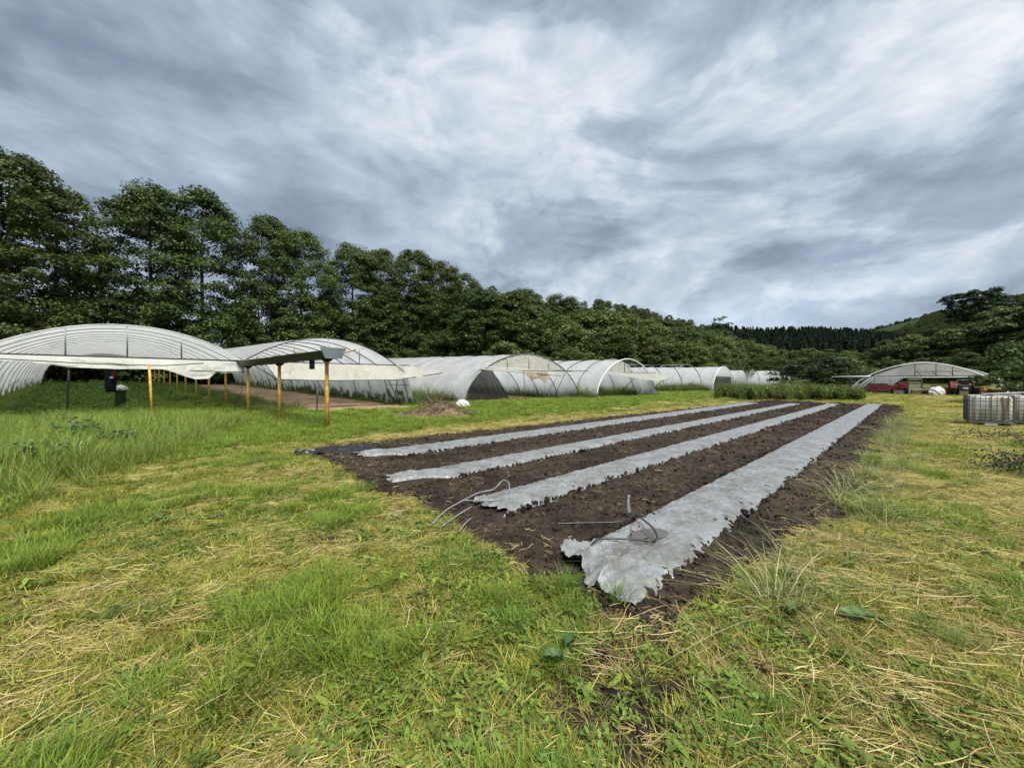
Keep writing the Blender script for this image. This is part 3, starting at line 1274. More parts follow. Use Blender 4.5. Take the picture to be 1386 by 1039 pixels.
# --- tunnel A, left of the gutter
WA = 8.5
profA = arch_profile(WA, 2.62, 4.02, left=[(-1.0, 0.0), (-0.86, 0.8), (-0.62, 1.6), (-0.3, 2.25)])
A = Tunnel('leftmost wide white tunnel greenhouse, open fronted over green crops', GUT - U * WA, profA, 45, group='twin tunnels sharing the dark gutter')
A.hoops(frange(0, 45, 2.45), 0.028, 'pale_tube')
A.cover(0, 45.5, 2.45, 'film_mould')
A.gable(45.2, 2.5, 'film', name='far_gable_sheet')
A.bar((-0.05, 0, 2.6), (WA + .05, 0, 2.6), 0.035, 'dark_metal')
for q in (-1.82, 0, 1.82):
    s = WA / 2 + q
    A.bar((s, 0, 2.6), (s, 0, A.zat(s)), 0.028, 'galv', 'king_post')
for tt in (4.9, 9.8, 14.7, 24.5, 34.3):
    A.bar((0, tt, 2.62), (WA, tt, 2.62), 0.02, 'galv', 'tie_bar')
A.flap([(-0.2, -.03, 2.58), (2, -.03, 2.57), (4, -.03, 2.57), (6.6, -.03, 2.56), (WA, -.03, 2.55)],
       [(-0.2, -.25, 2.42), (1.4, -.3, 2.32), (2.4, -.35, 2.14), (3.6, -.4, 2.08), (4.6, -.45, 2.09), (5.5, -.5, 2.1), (6.0, -.5, 1.85), (6.5, -.5, 1.66), (7.0, -.5, 1.7), (7.3, -.5, 2.0), (7.8, -.4, 1.95), (WA, -.3, 1.95)],
       'film_white', wr=0.16, seed=5)
A.bar((-0.2, -.35, 2.45), (6.8, -.55, 2.42), 0.022, 'dark_metal', 'rolling_bar', [(3.4, -.6, 2.27), (5.4, -.75, 2.27)])
A.bar((6.3, -.55, 2.06), (8.45, -.4, 2.02), 0.022, 'dark_metal', 'rolling_bar')
# --- tunnel B, right of the gutter
WB = 8.06
profB = arch_profile(WB, 2.62, 4.05, right=[(8.36, 2.25), (8.62, 1.6), (8.85, 0.8), (8.98, 0.0)])
B = Tunnel('white tunnel greenhouse with mouldy ribbed side wall, right of the gutter on yellow posts', GUT, profB, 45, group='twin tunnels sharing the dark gutter')
B.hoops(frange(0, 45, 2.45), 0.032, 'dark_metal')
nA = 21
B.cover(0, 45.5, 2.45, 'film', 0, nA)
B.gable(45.2, 2.5, 'film', s0=0.05, s1=WB - .05, name='far_gable_sheet')
B.cover(-0.5, 45.5, 2.45, 'film_mould', nA - 1, None, name='side_cover')
B.bar((-0.05, 0, 2.6), (WB + 1.0, 0, 2.6), 0.03, 'dark_metal')
for q in (-1.75, 0, 1.75):
    s = WB / 2 + q
    B.bar((s, 0, 2.6), (s, 0, B.zat(s)), 0.026, 'galv', 'king_post')
for tt in (4.9, 9.8, 14.7, 24.5):
    B.bar((0, tt, 2.62), (WB, tt, 2.62), 0.02, 'galv', 'tie_bar')
B.flap([(0.9, -.03, 2.57), (3.4, -.03, 2.56), (6, -.03, 2.56), (8, -.03, 2.55), (9.2, -.2, 2.52), (10.6, -.3, 2.25)],
       [(1.3, -.7, 1.68), (3.6, -.8, 1.62), (5.6, -.8, 1.60), (7.6, -.8, 1.66), (9.0, -.8, 1.8), (10.8, -.6, 2.12)],
       'film_old', wr=0.13, seed=15)
B.bar((1.1, -.72, 1.66), (11.0, -.65, 2.12), 0.028, 'dark_metal', 'rolling_bar', [(3.6, -.82, 1.60), (7.6, -.82, 1.64)])
B.bar((0.2, -.05, 2.55), (1.25, -.7, 1.68), 0.025, 'dark_metal', 'brace')
B.bar((8.3, 0, 2.4), (7.7, -.4, 0), 0.028, 'dark_metal', 'brace')
B.bar((7.4, 0.0, 2.0), (8.2, -.4, 0.0), 0.028, 'dark_metal', 'brace')
B.bar((7.3, -.2, 1.35), (8.75, -.3, 1.32), 0.02, 'dark_metal', 'brace')

# --- gutter with its yellow posts
gut = empty('rain_gutter', (-6.14, 12.74, 0), 'long dark valley gutter carried on yellow posts between the two left tunnels', 'gutter')
gs = frange(-9.85, 43, 4.8)
base = np.array([-13.4, 19.4])
b0 = np.array([-6.14, 12.74])


def gut_build():
    me = None
    for i, s in enumerate(gs):
        p = base + V * s - b0
        h = Hs(*(base + V * s))
        mb = MB()
        mb.tube([(p[0], p[1], h - 0.2), (p[0], p[1], h + 2.22)], 0.062 if i < 3 else 0.055, 12)
        po = mb.build('post', M['yellow'], gut, True)
        mb = MB()
        mb.lathe((p[0], p[1], h - 0.02), [(0.09, 0), (0.085, 0.05), (0.066, 0.09)], 12)
        mb.build('foot', M['rust'], po)
        mb = MB()
        mb.add([(p[0] + V[1] * q * w - V[0] * k * w * .5, p[1] - V[0] * q * w - V[1] * k * w * .5, h + z) for (z, w) in ((2.2, .06), (2.34, .2)) for q in (-1, 1) for k in (-1, 1)],
               [(0, 2, 3, 1), (4, 5, 7, 6), (0, 1, 5, 4), (2, 6, 7, 3), (0, 4, 6, 2), (1, 3, 7, 5)])
        mb.build('bracket', M['gutter'], po)
    # trough in sections, hung with a slight sag each
    cr = np.array([V[1], -V[0]])

    def sec(s0, s1, m, name, dz=0.0):
        prof = [(-0.34, 0.24), (-0.17, 0.0), (0.17, 0.0), (0.34, 0.24), (0.325, 0.245), (0.16, 0.02), (-0.16, 0.02), (-0.325, 0.245)]
        v, f = [], []
        for s in (s0, s1):
            q = base + V * s - b0
            h = Hs(*(base + V * s)) + 2.32 + dz
            for (a, z) in prof:
                v.append((q[0] + cr[0] * a, q[1] + cr[1] * a, h + z))
        n = len(prof)
        for k in range(n):
            j = (k + 1) % n
            f.append((k, j, n + j, n + k))
        f.append(tuple(range(n)))
        f.append(tuple(range(2 * n - 1, n - 1, -1)))
        mb = MB()
        mb.add(v, f)
        return mb.build(name, m, gut)
    ss = frange(-10.3, 45, 2.4)
    for i in range(len(ss) - 1):
        sec(ss[i], ss[i + 1] - 0.03, M['gutter'], 'trough', 0.012 * (i % 2))
        if i < 6:
            q = base + V * (ss[i + 1] - 0.02) - b0
            h = Hs(*(base + V * ss[i + 1])) + 2.55
            mb = MB()
            w = 0.36
            mb.box((q[0] + cr[0] * .08, q[1] + cr[1] * .08, h + 0.05), (w * 2.5, 0.09, 0.06), math.atan2(cr[1], cr[0]) + .25)
            mb.build('batten', M['wood'], gut)
    # end plate, the short downpipe and its stub
    e = base + V * -10.36 - b0
    mb = MB()
    v = []
    for dt in (0, -0.03):
        for (a, z) in [(-0.42, 0.30), (-0.26, -0.05), (0.26, -0.05), (0.42, 0.30)]:
            v.append((e[0] + cr[0] * a + V[0] * dt, e[1] + cr[1] * a + V[1] * dt, 2.36 + z))
    mb.add(v, [(0, 1, 2, 3), (7, 6, 5, 4), (0, 4, 5, 1), (1, 5, 6, 2), (2, 6, 7, 3), (3, 7, 4, 0)])
    mb.build('end_plate', M['gutter_end'], gut)
    mb = MB()
    q = base + V * -8.3 - b0
    mb.box((q[0] + cr[0] * .1, q[1] + cr[1] * .1, 2.18), (0.16, 0.12, 0.34), 0.7, 0.01)
    mb.build('downpipe_stub', M['gutter'], gut)
    mb = MB()
    mb.tube([(e[0] + cr[0] * .28, e[1] + cr[1] * .28, 2.5), (e[0] + cr[0] * .75, e[1] + cr[1] * .75, 2.66)], 0.035, 8)
    mb.build('batten', M['wood'], gut)
    # guy wire at the third post
    mb = MB()
    p = base - b0
    mb.tube([(p[0] - .1, p[1] - .1, 2.3), (p[0] - .18, p[1] - .12, 1.1), (p[0] - .45, p[1] - .35, 0)], 0.014, 5)
    mb.build('hanging_cable', M['black_plastic'], gut, True)


gut_build()

# --- tunnel C
WC = 12.2
C_ = Tunnel('large grey-white polytunnel with sheeted gable and torn brown film over its entrance', (-3.35, 27.7), round_profile(WC, 3.78), 38,
            group='round polytunnels behind the field')
C_.hoops(frange(0, 38, 2.4), 0.035, 'dark_metal')
C_.cover(0, 38, 2.4, 'film')
C_.gable(0.03, 2.52, 'film_old')
ss = [s for s, z in C_.prof if z >= 2.5]
ca, cb = min(ss), max(ss)
C_.bar((ca - .1, 0, 2.5), (cb + .1, 0, 2.5), 0.035, 'galv')
for q in (-2.25, 0, 2.25):
    C_.bar((WC / 2 + q, -.02, 2.5), (WC / 2 + q, -.02, C_.zat(WC / 2 + q)), 0.028, 'galv', 'king_post')
C_.bar((ca - .9, -.3, 2.44), (cb - 1.0, -.5, 2.0), 0.03, 'galv', 'rolling_bar')
C_.bar((ca - 1.0, -.25, 2.34), (cb + 3.0, -.3, 2.50), 0.03, 'dark_metal', 'rolling_bar')
C_.bar((ca - .6, -.2, 2.62), (cb + 1, -.2, 2.40), 0.03, 'white_tube', 'rolling_bar')
C_.flap([(ca - .8, -.25, 2.5), (ca + 1, -.25, 2.5), (WC / 2, -.2, 2.48), (cb - 1, -.2, 2.46), (cb + 0.6, -.2, 2.46)],
        [(ca - .9, -.3, 2.38), (ca + 1.2, -.35, 2.30), (WC / 2, -.4, 2.26), (cb - 1, -.35, 2.32), (cb + 0.5, -.3, 2.4)], 'film_old', wr=0.06, seed=25)
C_.flap([(5.0, -.42, 2.34), (6.0, -.42, 2.30), (7.0, -.42, 2.26), (7.9, -.42, 2.22)],
        [(5.3, -.5, 2.1), (6.0, -.5, 1.66), (6.6, -.5, 1.85), (7.0, -.5, 1.7), (7.4, -.5, 1.42), (7.9, -.5, 1.9)], 'rag', 'torn_film', 40, 0.16, 33)
C_.flap([(1.9, 1.6, 2.45), (3, 1.9, 2.45), (4.2, 2.4, 2.4), (5.0, 2.9, 2.4)],
        [(1.2, 1.4, 0.02), (3, 1.9, 0.02), (5.2, 2.6, 0.02), (7.0, 3.2, 0.02)], 'net_and_shade', 'net_and_entrance_shade', 50, 0.12, 41)
C_.bar((6.0, .5, 2.4), (5.6, -.2, 0), 0.025, 'dark_metal', 'brace')
C_.bar((5.4, -.3, 1.1), (5.35, -.4, -.05), 0.02, 'dark_metal', 'brace')
C_.bar((10.6, .1, 2.3), (9.4, .4, 0.0), 0.028, 'dark_metal', 'brace')
C_.bar((9.9, .5, 1.8), (8.8, .9, 0.0), 0.02, 'dark_metal', 'brace')
mbx = MB()
# --- tunnel D
WD = 10.2
D_ = Tunnel('bluish-white polytunnel with sagging front awning, behind the middle of the field', (8.0, 36.2), round_profile(WD, 3.82), 36,
            group='round polytunnels behind the field')
D_.hoops([0], 0.06, 'white_tube')
D_.hoops(frange(2.4, 36, 2.4), 0.035, 'dark_metal')
D_.cover(1.6, 36, 2.4, 'film_blue')
D_.cover(0, 1.6, 1.6, 'film_blue', 0, 16, name='side_cover')
D_.cover(0, 1.6, 1.6, 'film_blue', 26, None, name='side_cover')
D_.gable(1.7, 2.45, 'film_old', s0=4.5, s1=None)
ss = [s for s, z in D_.prof if z >= 2.4]
da, db = min(ss), max(ss)
D_.bar((da - .2, -.05, 2.4), (db + 1.2, -.05, 2.42), 0.035, 'galv')
D_.bar((3.4, 0, 3.35), (8.0, 0, 3.3), 0.03, 'galv', 'tie_bar')
D_.bar((4.4, 0, 2.4), (4.4, 0, 3.6), 0.03, 'dark_metal', 'king_post')
D_.flap([(da - .6, -.1, 2.38), (3, -.1, 2.38), (5, -.1, 2.38), (7, -.1, 2.38), (9.2, -.1, 2.38), (11.6, -.5, 2.3)],
        [(da - .5, -.5, 2.25), (2.6, -1.2, 2.05), (4.6, -1.8, 1.72), (7, -2.0, 1.55), (9.0, -1.6, 1.7), (11.8, -1.0, 2.15)], 'film_old', wr=0.1, seed=51)
D_.bar((3.0, -.1, 0.1), (6.2, -.1, 2.0), 0.03, 'dark_metal', 'brace')
D_.bar((8.6, -.2, 0.3), (11.6, -.6, 2.1), 0.03, 'dark_metal', 'brace')
# --- tunnel E: bare hoops
WE = 9.8
E_ = Tunnel('row of bare curved hoops of an uncovered tunnel beside tall grass', (22.7, 55.0), round_profile(WE, 4.05, 1.95), 12,
            group='round polytunnels behind the field', name='tunnel_frame')
E_.hoops(frange(0, 12.1, 3.0), 0.055, 'galv')
E_.bar((WE / 2, 0, 4.0), (WE / 2, 12, 4.0), 0.03, 'galv', 'ridge_bar')
# --- tunnel F
WF = 8.6
F_ = Tunnel('white polytunnel with dark entrance beside the tall green weeds', (32.4, 62.0), round_profile(WF, 3.95), 40,
            group='round polytunnels behind the field')
F_.hoops([0], 0.06, 'white_tube')
F_.hoops(frange(2.5, 40, 2.5), 0.04, 'galv')
F_.cover(0, 40, 2.5, 'film_blue')
F_.flap([(0.9, -.1, 2.4), (3, -.1, 2.4), (6, -.1, 2.4), (8.3, -.1, 2.3)], [(1.0, -2.2, 2.25), (3, -2.4, 2.2), (6, -2.4, 2.15), (8.6, -2.2, 2.1)], 'film_white', 'awning', 40, 0.08, 61)
F_.flap([(0.8, .2, 2.3), (3, .2, 2.3), (5, .2, 2.3), (7.5, .2, 2.3)], [(0.5, .2, 0), (3, .2, 0), (5, .2, 0), (8, .2, 0)], 'net_and_shade', 'net_and_entrance_shade', 30, 0.08, 66)  # dark sheet across the open entrance, painting the shade inside; no net hangs here
F_.bar((1.2, 0, 2.4), (7.6, 0, 2.4), 0.035, 'galv')
# --- G, H, I: far ones
for (O, L, lab, sheeted) in (((51.4, 84.0), 40, 'far white polytunnel with a bare metal arch, left of the sheeted far one', False),
                             ((59.8, 90.0), 40, 'far white polytunnel with beige sheeted gable above the tall weeds', True),
                             ((68.6, 97.0), 36, 'farthest white polytunnel, half hidden by the elder bush', False)):
    T = Tunnel(lab, O, round_profile(8.0, 4.0), L, group='round polytunnels behind the field')
    T.hoops([0, 2.5, 5.0], 0.05, 'galv')
    T.cover(2.5 if not sheeted else 0, L, 2.5, 'film')
    T.bar((1.0, 0, 2.3), (7.0, 0, 2.3), 0.04, 'dark_metal')
    if sheeted:
        T.gable(0.05, 2.3, 'film_old')
    for s in (3.2, 4.6):
        T.bar((s, -.05, 0), (s, -.05, 2.3), 0.05, 'white_tube', 'door_post')
# --- J: the open machinery shelter on the right
uj = np.array([7.2, -6.6])
WJ = float(np.hypot(*uj))
uj = uj / WJ
uj_c = np.array([45.7, 42.9])
WJ = 12.2
J = Tunnel('wide low polytunnel shelter with open front full of red farm machinery', uj_c - uj * WJ / 2, round_profile(WJ, 3.62, 1.66), 24, u=uj, v=np.array([0.8, 0.6]), name='polytunnel')
J.hoops([0], 0.06, 'white_tube')
J.hoops(frange(2.2, 24, 2.2), 0.045, 'dark_metal')
J.cover(2.2, 24, 2.2, 'film')
J.cover(0, 2.2, 2.2, 'film_blue', 14, 24, name='roof_strip')
J.cover(0, 2.2, 2.2, 'film', 29, None, name='side_cover')
J.cover(0, 2.2, 2.2, 'film', 0, 6, name='side_cover')
J.bar((-1.6, -.1, 2.08), (2.0, -.1, 2.12), 0.06, 'white_tube')
J.bar((2.0, -.05, 2.12), (10.3, -.05, 2.12), 0.04, 'dark_metal')
J.bar((1.4, -.08, 1.98), (10.4, -.08, 1.98), 0.035, 'white_tube', 'tie_bar')
for s in (5.6, 7.2, 8.4):
    J.bar((s, 0, 2.1), (s, 0, J.zat(s)), 0.035, 'dark_metal', 'king_post')
J.bar((5.6, 0, 2.6), (9.0, 0, 2.6), 0.035, 'dark_metal', 'tie_bar')
for s in (5.7, 6.9, 8.1):
    J.bar((s, 0, 2.6), (s + .5, -.6, 2.1), 0.03, 'dark_metal', 'brace')
for s in (2.3, 3.6):
    J.bar((s, 0, 2.1), (s, .2, 0.6), 0.03, 'galv', 'king_post')
J.gable(23.9, 2.0, 'film_old', name='far_gable_sheet')
J.gable(2.25, 2.15, 'film_white')



# ------------------------------------------------------------------ trees
def diamonds(c, nrm, size, elong, r):
    """leaf-shaped quads: centres c, normals nrm -> verts, faces"""
    k = len(c)
    nrm = nrm / (np.linalg.norm(nrm, axis=1)[:, None] + 1e-9)
    ax = r.normal(size=(k, 3))
    ax -= nrm * (ax * nrm).sum(1)[:, None]
    ax /= np.linalg.norm(ax, axis=1)[:, None] + 1e-9
    bx = np.cross(nrm, ax)
    s = size[:, None]
    v = np.stack([c - ax * s * elong, c + bx * s * 0.62 + nrm * s * 0.12, c + ax * s * elong, c - bx * s * 0.62 + nrm * s * 0.12], 1)
    f = np.arange(k * 4).reshape(k, 4)
    return v.reshape(-1, 3), f


def make_crown(seed, height, shape, nclump, per, leaf, csize, cols, z0=0.12, flat=0.7, elong=1.0, taper=False):
    """shape(q)->radius at relative height q; leaves sit on the shells of many clumps"""
    r = np.random.default_rng(seed)
    V_, C_l = [], []
    cen = []
    for i in range(nclump):
        q = z0 + (1 - z0) * r.random() ** 0.9
        rad = shape(q) * (0.45 + 0.6 * r.random() ** 0.6)
        a = r.random() * 2 * math.pi
        rad *= 0.85 + 0.3 * float(fbm(math.cos(a) * 2 + seed, math.sin(a) * 2 + q * 5, 1.2, 2, seed))
        cen.append((rad * math.cos(a), rad * math.sin(a), q * height))
    cen.append((0, 0, height * 0.97))
    for (cx, cy, cz) in cen:
        cs = csize * r.uniform(0.6, 1.35)
        if taper:
            cs *= 0.18 + 1.0 * (1 - cz / height) ** 0.7
        k = int(per * r.uniform(0.6, 1.3))
        d = r.normal(size=(k, 3))
        d /= np.linalg.norm(d, axis=1)[:, None]
        d[:, 2] = np.where(d[:, 2] < -0.2, -d[:, 2], d[:, 2])
        rr = cs * (0.35 + 0.75 * r.random(k) ** 0.6)
        p = np.stack([cx + d[:, 0] * rr, cy + d[:, 1] * rr, cz + d[:, 2] * rr * flat - 0.15 * cs], 1)
        nn = d * 0.6 + np.array([0, 0, 0.65]) + r.normal(size=(k, 3)) * 0.45
        v, f = diamonds(p, nn, leaf * r.uniform(0.6, 1.3, k), elong, r)
        V_.append(v)
        tone = r.random()
        base = np.array(cols[0]) + (np.array(cols[1]) - np.array(cols[0])) * tone
        cc = base[None] * r.uniform(0.75, 1.25, (k, 1))
        C_l.append(np.repeat(cc, 4, axis=0))
    v = np.concatenate(V_)
    f = np.arange(len(v)).reshape(-1, 4)
    return v, f, np.concatenate(C_l), cen


def make_tree(name, seed, height, shape, nclump, per, leaf, csize, cols, trunk_r, z0=0.15, flat=0.7, limbs=10, elong=1.0, lean=0.0, taper=False):
    v, f, c, cen = make_crown(seed, height, shape, nclump, per, leaf, csize, cols, z0, flat, elong, taper)
    r = random.Random(seed)
    crown = new_mesh('crown', v, f, M['leaf'], False, {'col': c})
    mb = MB()
    path = [(lean * t * t, 0.12 * math.sin(t * 5 + seed), height * 0.92 * t - 0.3 * (t == 0)) for t in [i / 8 for i in range(9)]]
    mb.tube(path, [trunk_r * (1 - 0.88 * i / 8) * (1.25 if i == 0 else 1) for i in range(9)], 8)
    cs = sorted(cen, key=lambda q: r.random())[:limbs]
    for (x, y, z) in cs:
        zz = max(0.1 * height, z - 0.55 * math.hypot(x, y) - 0.05 * height)
        t = zz / (0.92 * height)
        rr = max(trunk_r * (1 - 0.88 * min(t, 1)) * 0.55, 0.02)
        mb.tube([(lean * t * t, 0.12 * math.sin(t * 5 + seed), zz), (x * .5, y * .5, zz + (z - zz) * .4), (x, y, z)], [rr, rr * .6, rr * .25], 6)
    trunk = new_mesh('trunk', mb.v, mb.f, M['bark'], True)
    return (name, height, trunk, crown)


def put_tree(proto, x, y, height, label, cat='tree', group=None, rz=None, wide=1.0, sink=0.0):
    name, h0, trunk, crown = proto
    root = empty(name, (x, y, Hs(x, y) - sink), label, cat, group)
    root.rotation_euler = (0, 0, random.uniform(0, 6.28) if rz is None else rz)
    k = height / h0
    root.scale = (k * wide, k * wide, k)
    if trunk:
        obj('trunk', trunk, root)
    obj('crown', crown, root)
    return root


def egg(R0, peak=0.4, top=0.1):
    def f(q):
        if q < peak:
            return R0 * (0.62 + 0.38 * math.sin(q / peak * math.pi / 2))
        t = (q - peak) / (1 - peak)
        return R0 * (top + (1 - top) * math.sqrt(max(0, 1 - t * t)))
    return f


DARK = ((0.038, 0.068, 0.017), (0.108, 0.145, 0.038))
MID = ((0.034, 0.060, 0.014), (0.085, 0.118, 0.028))
LIGHT = ((0.060, 0.092, 0.022), (0.125, 0.160, 0.042))
OLIVE = ((0.046, 0.072, 0.020), (0.105, 0.140, 0.040))
CONI = ((0.014, 0.030, 0.017), (0.034, 0.060, 0.030))

tall = [make_tree('plane_tree', 11 + i, 20.0, egg(4.4 + 0.4 * (i % 3), 0.35 + 0.05 * i), 300, 150, 0.135, 1.05, DARK, 0.32, 0.03, 0.75, 20) for i in range(4)]
broad = [make_tree('broadleaf_tree', 31 + i, 12.0, egg(4.0 + 0.5 * (i % 2), 0.4), 120, 120, 0.17, 1.05, MID, 0.25, 0.06, 0.75, 8) for i in range(3)]
broad_l = [make_tree('broadleaf_tree', 41 + i, 10.0, egg(3.9, 0.42), 110, 115, 0.17, 1.0, LIGHT, 0.2, 0.05, 0.75, 8) for i in range(2)]
willow = [make_tree('willow_tree', 51 + i, 11.0, egg(5.2, 0.45), 130, 100, 0.20, 1.05, OLIVE, 0.25, 0.04, 0.65, 9, 1.5) for i in range(2)]
bush = [make_tree('bush', 61 + i, 3.0, egg(1.7, 0.4, 0.3), 45, 80, 0.10, 0.5, MID, 0.06, 0.03, 0.8, 6) for i in range(2)]
elder = make_tree('bush', 67, 3.0, egg(1.7, 0.4, 0.3), 60, 110, 0.085, 0.5, ((0.012, 0.026, 0.009), (0.036, 0.060, 0.020)), 0.06, 0.03, 0.8, 6)
bush_l = make_tree('shrub', 65, 3.0, egg(1.6, 0.4, 0.3), 45, 80, 0.09, 0.45, LIGHT, 0.05, 0.03, 0.8, 6)


def conifer_shape(R0):
    return lambda q: R0 * (1.05 - q) * (0.8 + 0.25 * math.sin(q * 40))


conifer = [make_tree('conifer_tree', 71 + i, 16.0, conifer_shape(2.7), 110, 40, 0.26, 1.0, CONI, 0.2, 0.06, 0.35, 4, 1.6, taper=True) for i in range(2)]
pine = make_tree('pine_tree', 81, 16.0, lambda q: 4.3 * math.sqrt(max(0.03, 1 - ((q - 0.82) / 0.2) ** 2)), 120, 110, 0.17, 0.8, CONI, 0.35, 0.66, 0.55, 18, 1.6)
sparse = make_tree('sparse_tree', 83, 14.0, egg(3.6, 0.7), 16, 45, 0.25, 0.9, ((0.03, 0.04, 0.02), (0.05, 0.05, 0.03)), 0.22, 0.35, 0.7, 22)


def at_top(px, py, d):
    """plan position and top height of a tree whose tip shows at px, py when d away"""
    q = P(px, py, d)
    return q[0], q[1], q[2]


def tree_at(proto, px, py, d, label, cat='tree', group=None, wide=1.0):
    x, y, z = at_top(px, py, d)
    h = z - Hs(x, y)
    return put_tree(proto, x, y, max(h, 1.5), label, cat, group, wide=wide)


TALL = [(-70, 190, 29, 'tall dark tree beyond the left picture edge, above the first tunnel'),
        (14, 214, 31, 'tallest dark tree at the left picture edge'),
        (76, 258, 35, 'tall dark tree next to the tallest one, left of the sky gap'),
        (204, 258, 38, 'tall tree just right of the sky gap above the leftmost tunnel'),
        (275, 266, 40, 'tall tree with rounded top, between the sky gap and the gutter'),
        (368, 302, 45, 'tall tree behind the gutter with sky showing through its middle'),
        (408, 318, 47, 'narrow tall tree behind the second tunnel\'s left half'),
        (478, 336, 52, 'tall tree behind the second tunnel\'s rounded top'),
        (516, 342, 55, 'tall tree rising right of the second tunnel\'s top'),
        (560, 344, 57, 'tall dense tree behind the left end of the large grey-white tunnel'),
        (596, 358, 61, 'dense tree near the right end of the tall row'),
        (630, 374, 65, 'last and lowest tree at the right end of the tall row')]
for i, (a, b, d, lab) in enumerate(TALL):
    t_ = tree_at(tall[i % 4], a, b, d * 1.46, lab, 'tree', 'row of tall trees behind the tunnels', wide=[0.92, 1.0, 0.88][i % 3])

ORD = ['first', 'second', 'third', 'fourth', 'fifth', 'sixth', 'seventh', 'eighth', 'ninth', 'tenth', 'eleventh', 'twelfth', 'thirteenth', 'fourteenth', 'fifteenth', 'sixteenth',
       'seventeenth', 'eighteenth', 'nineteenth', 'twentieth', 'twenty-first', 'twenty-second', 'twenty-third', 'twenty-fourth']
LOW = [(-20, 395, 34), (60, 400, 36), (140, 372, 42), (225, 405, 43), (300, 425, 44), (350, 400, 50), (430, 408, 52), (500, 410, 55), (550, 405, 60), (620, 410, 64), (655, 410, 70)]
for i, (a, b, d) in enumerate(LOW):
    tree_at(broad[i % 3], a, b, d * 1.46, ORD[i] + ' dark leafy tree from the left in the undergrowth beneath the tall row', 'tree', 'undergrowth below the tall tree row', wide=1.15)

# mixed wood on the slope behind the tunnels
WOOD = [(655, 398, 80, 1, 0), (690, 404, 84, 0, 1), (672, 425, 74, 1, 0), (716, 410, 92, 1, 0), (735, 428, 86, 0, 0), (700, 445, 78, 0, 0), (760, 436, 90, 0, 1), (780, 428, 100, 1, 0),
        (748, 455, 80, 1, 0), (805, 424, 104, 1, 1), (830, 430, 108, 0, 1), (795, 450, 92, 1, 0), (850, 434, 112, 0, 0), (872, 436, 118, 1, 1), (835, 455, 96, 1, 0), (895, 438, 124, 0, 0),
        (880, 458, 104, 1, 1), (918, 445, 130, 0, 1), (905, 462, 110, 1, 0), (940, 448, 138, 1, 0), (960, 452, 144, 1, 1), (935, 466, 116, 0, 1), (985, 458, 150, 1, 0), (965, 470, 124, 1, 1),
        (1008, 462, 156, 0, 1), (995, 474, 130, 1, 1), (1030, 468, 160, 1, 1), (1022, 480, 128, 1, 0), (1050, 474, 156, 1, 1), (1072, 476, 152, 0, 1), (1052, 484, 126, 1, 1), (1095, 473, 150, 1, 1),
        (1085, 485, 122, 1, 1), (1120, 474, 148, 1, 0), (1118, 486, 118, 0, 1), (1145, 476, 146, 1, 1), (1150, 486, 116, 1, 1), (1170, 478, 140, 1, 0), (1178, 487, 112, 1, 1)]
CNT = [0, 0]
for i, (a, b, d, k, l_) in enumerate(sorted(WOOD)):
    pr = (broad_l[i % 2] if l_ else broad[i % 3])
    tree_at(pr, a, b, d, ORD[CNT[l_]] + (' lighter green tree from the left in the mixed wood behind the tunnels' if l_ else ' darker green tree from the left in the mixed wood behind the tunnels'),
            'tree', 'lighter trees of the mixed wood' if l_ else 'darker trees of the mixed wood', wide=1.25)
    CNT[l_] += 1
# ridge trees that stand out against the sky
RIDGE = [(708, 394, 200, 'round dark tree on the grassy ridge, tallest of the ridge trees'), (722, 402, 205, 'broad dark tree right of the tallest ridge tree'),
         (754, 402, 210, 'rounded dark tree on the ridge with a feathery neighbour'), (770, 405, 212, 'dark twin-topped tree on the ridge skyline'),
         (806, 416, 230, 'small dark tree on the sinking ridge line'), (848, 425, 240, 'low dark tree on the lower ridge line'), (886, 432, 250, 'rounded low tree on the lower ridge line, left of the dead one')]
for i, (a, b, d, lab) in enumerate(RIDGE):
    tree_at(broad[i % 3], a, b, d, lab, 'tree', 'trees along the grassy ridge', wide=0.95)
tree_at(sparse, 979, 428, 190, 'thin half-bare tree standing above the wood against the sky', 'tree')
tree_at(broad[1], 965, 441, 188, 'dark low tree beside the thin half-bare one', 'tree')

# right-hand side: willows and the pine above the machinery shelter
RIGHT = [(1205, 462, 92, 1, 'pale olive tree at the left end of the group behind the shelter'), (1232, 456, 90, 0, 'rounded olive tree behind the shelter\'s left half'),
         (1262, 458, 84, 1, 'olive tree behind the middle of the shelter'), (1286, 448, 80, 0, 'olive tree rising right of the shelter\'s ridge'),
         (1256, 448, 110, 1, 'olive tree in the second rank left of the pine'), (1326, 440, 76, 1, 'large grey-green tree below the pine'),
         (1358, 420, 72, 0, 'largest grey-green tree at the right picture edge'), (1400, 408, 68, 1, 'grey-green tree cut by the right picture edge'),
         (1335, 450, 76, 0, 'dark lower tree right of the shelter'), (1380, 445, 72, 1, 'lower grey-green tree above the water tanks'),
         (1450, 420, 62, 0, 'tree just outside the right picture edge')]
for i, (a, b, d, k, lab) in enumerate(RIGHT):
    tree_at(willow[k], a, b, d, lab, 'tree', 'trees behind the machinery shelter', wide=0.95)
tree_at(pine, 1318, 394, 100, 'dark flat-topped pine towering over the trees on the right', 'tree')
UNDER = [(1210, 488, 80), (1245, 486, 78), (1280, 484, 74), (1310, 478, 70), (1340, 482, 74), (1372, 476, 70)]
for i, (a, b, d) in enumerate(UNDER):
    tree_at(broad[i % 3], a, b, d, ORD[i] + ' dark leafy tree from the left, low behind the machinery shelter', 'tree', 'dark understorey behind the shelter', wide=1.3)
tree_at(bush[0], 1386, 468, 26, 'leafy green bush right of the shelter, behind the water tanks', 'bush', wide=0.9)
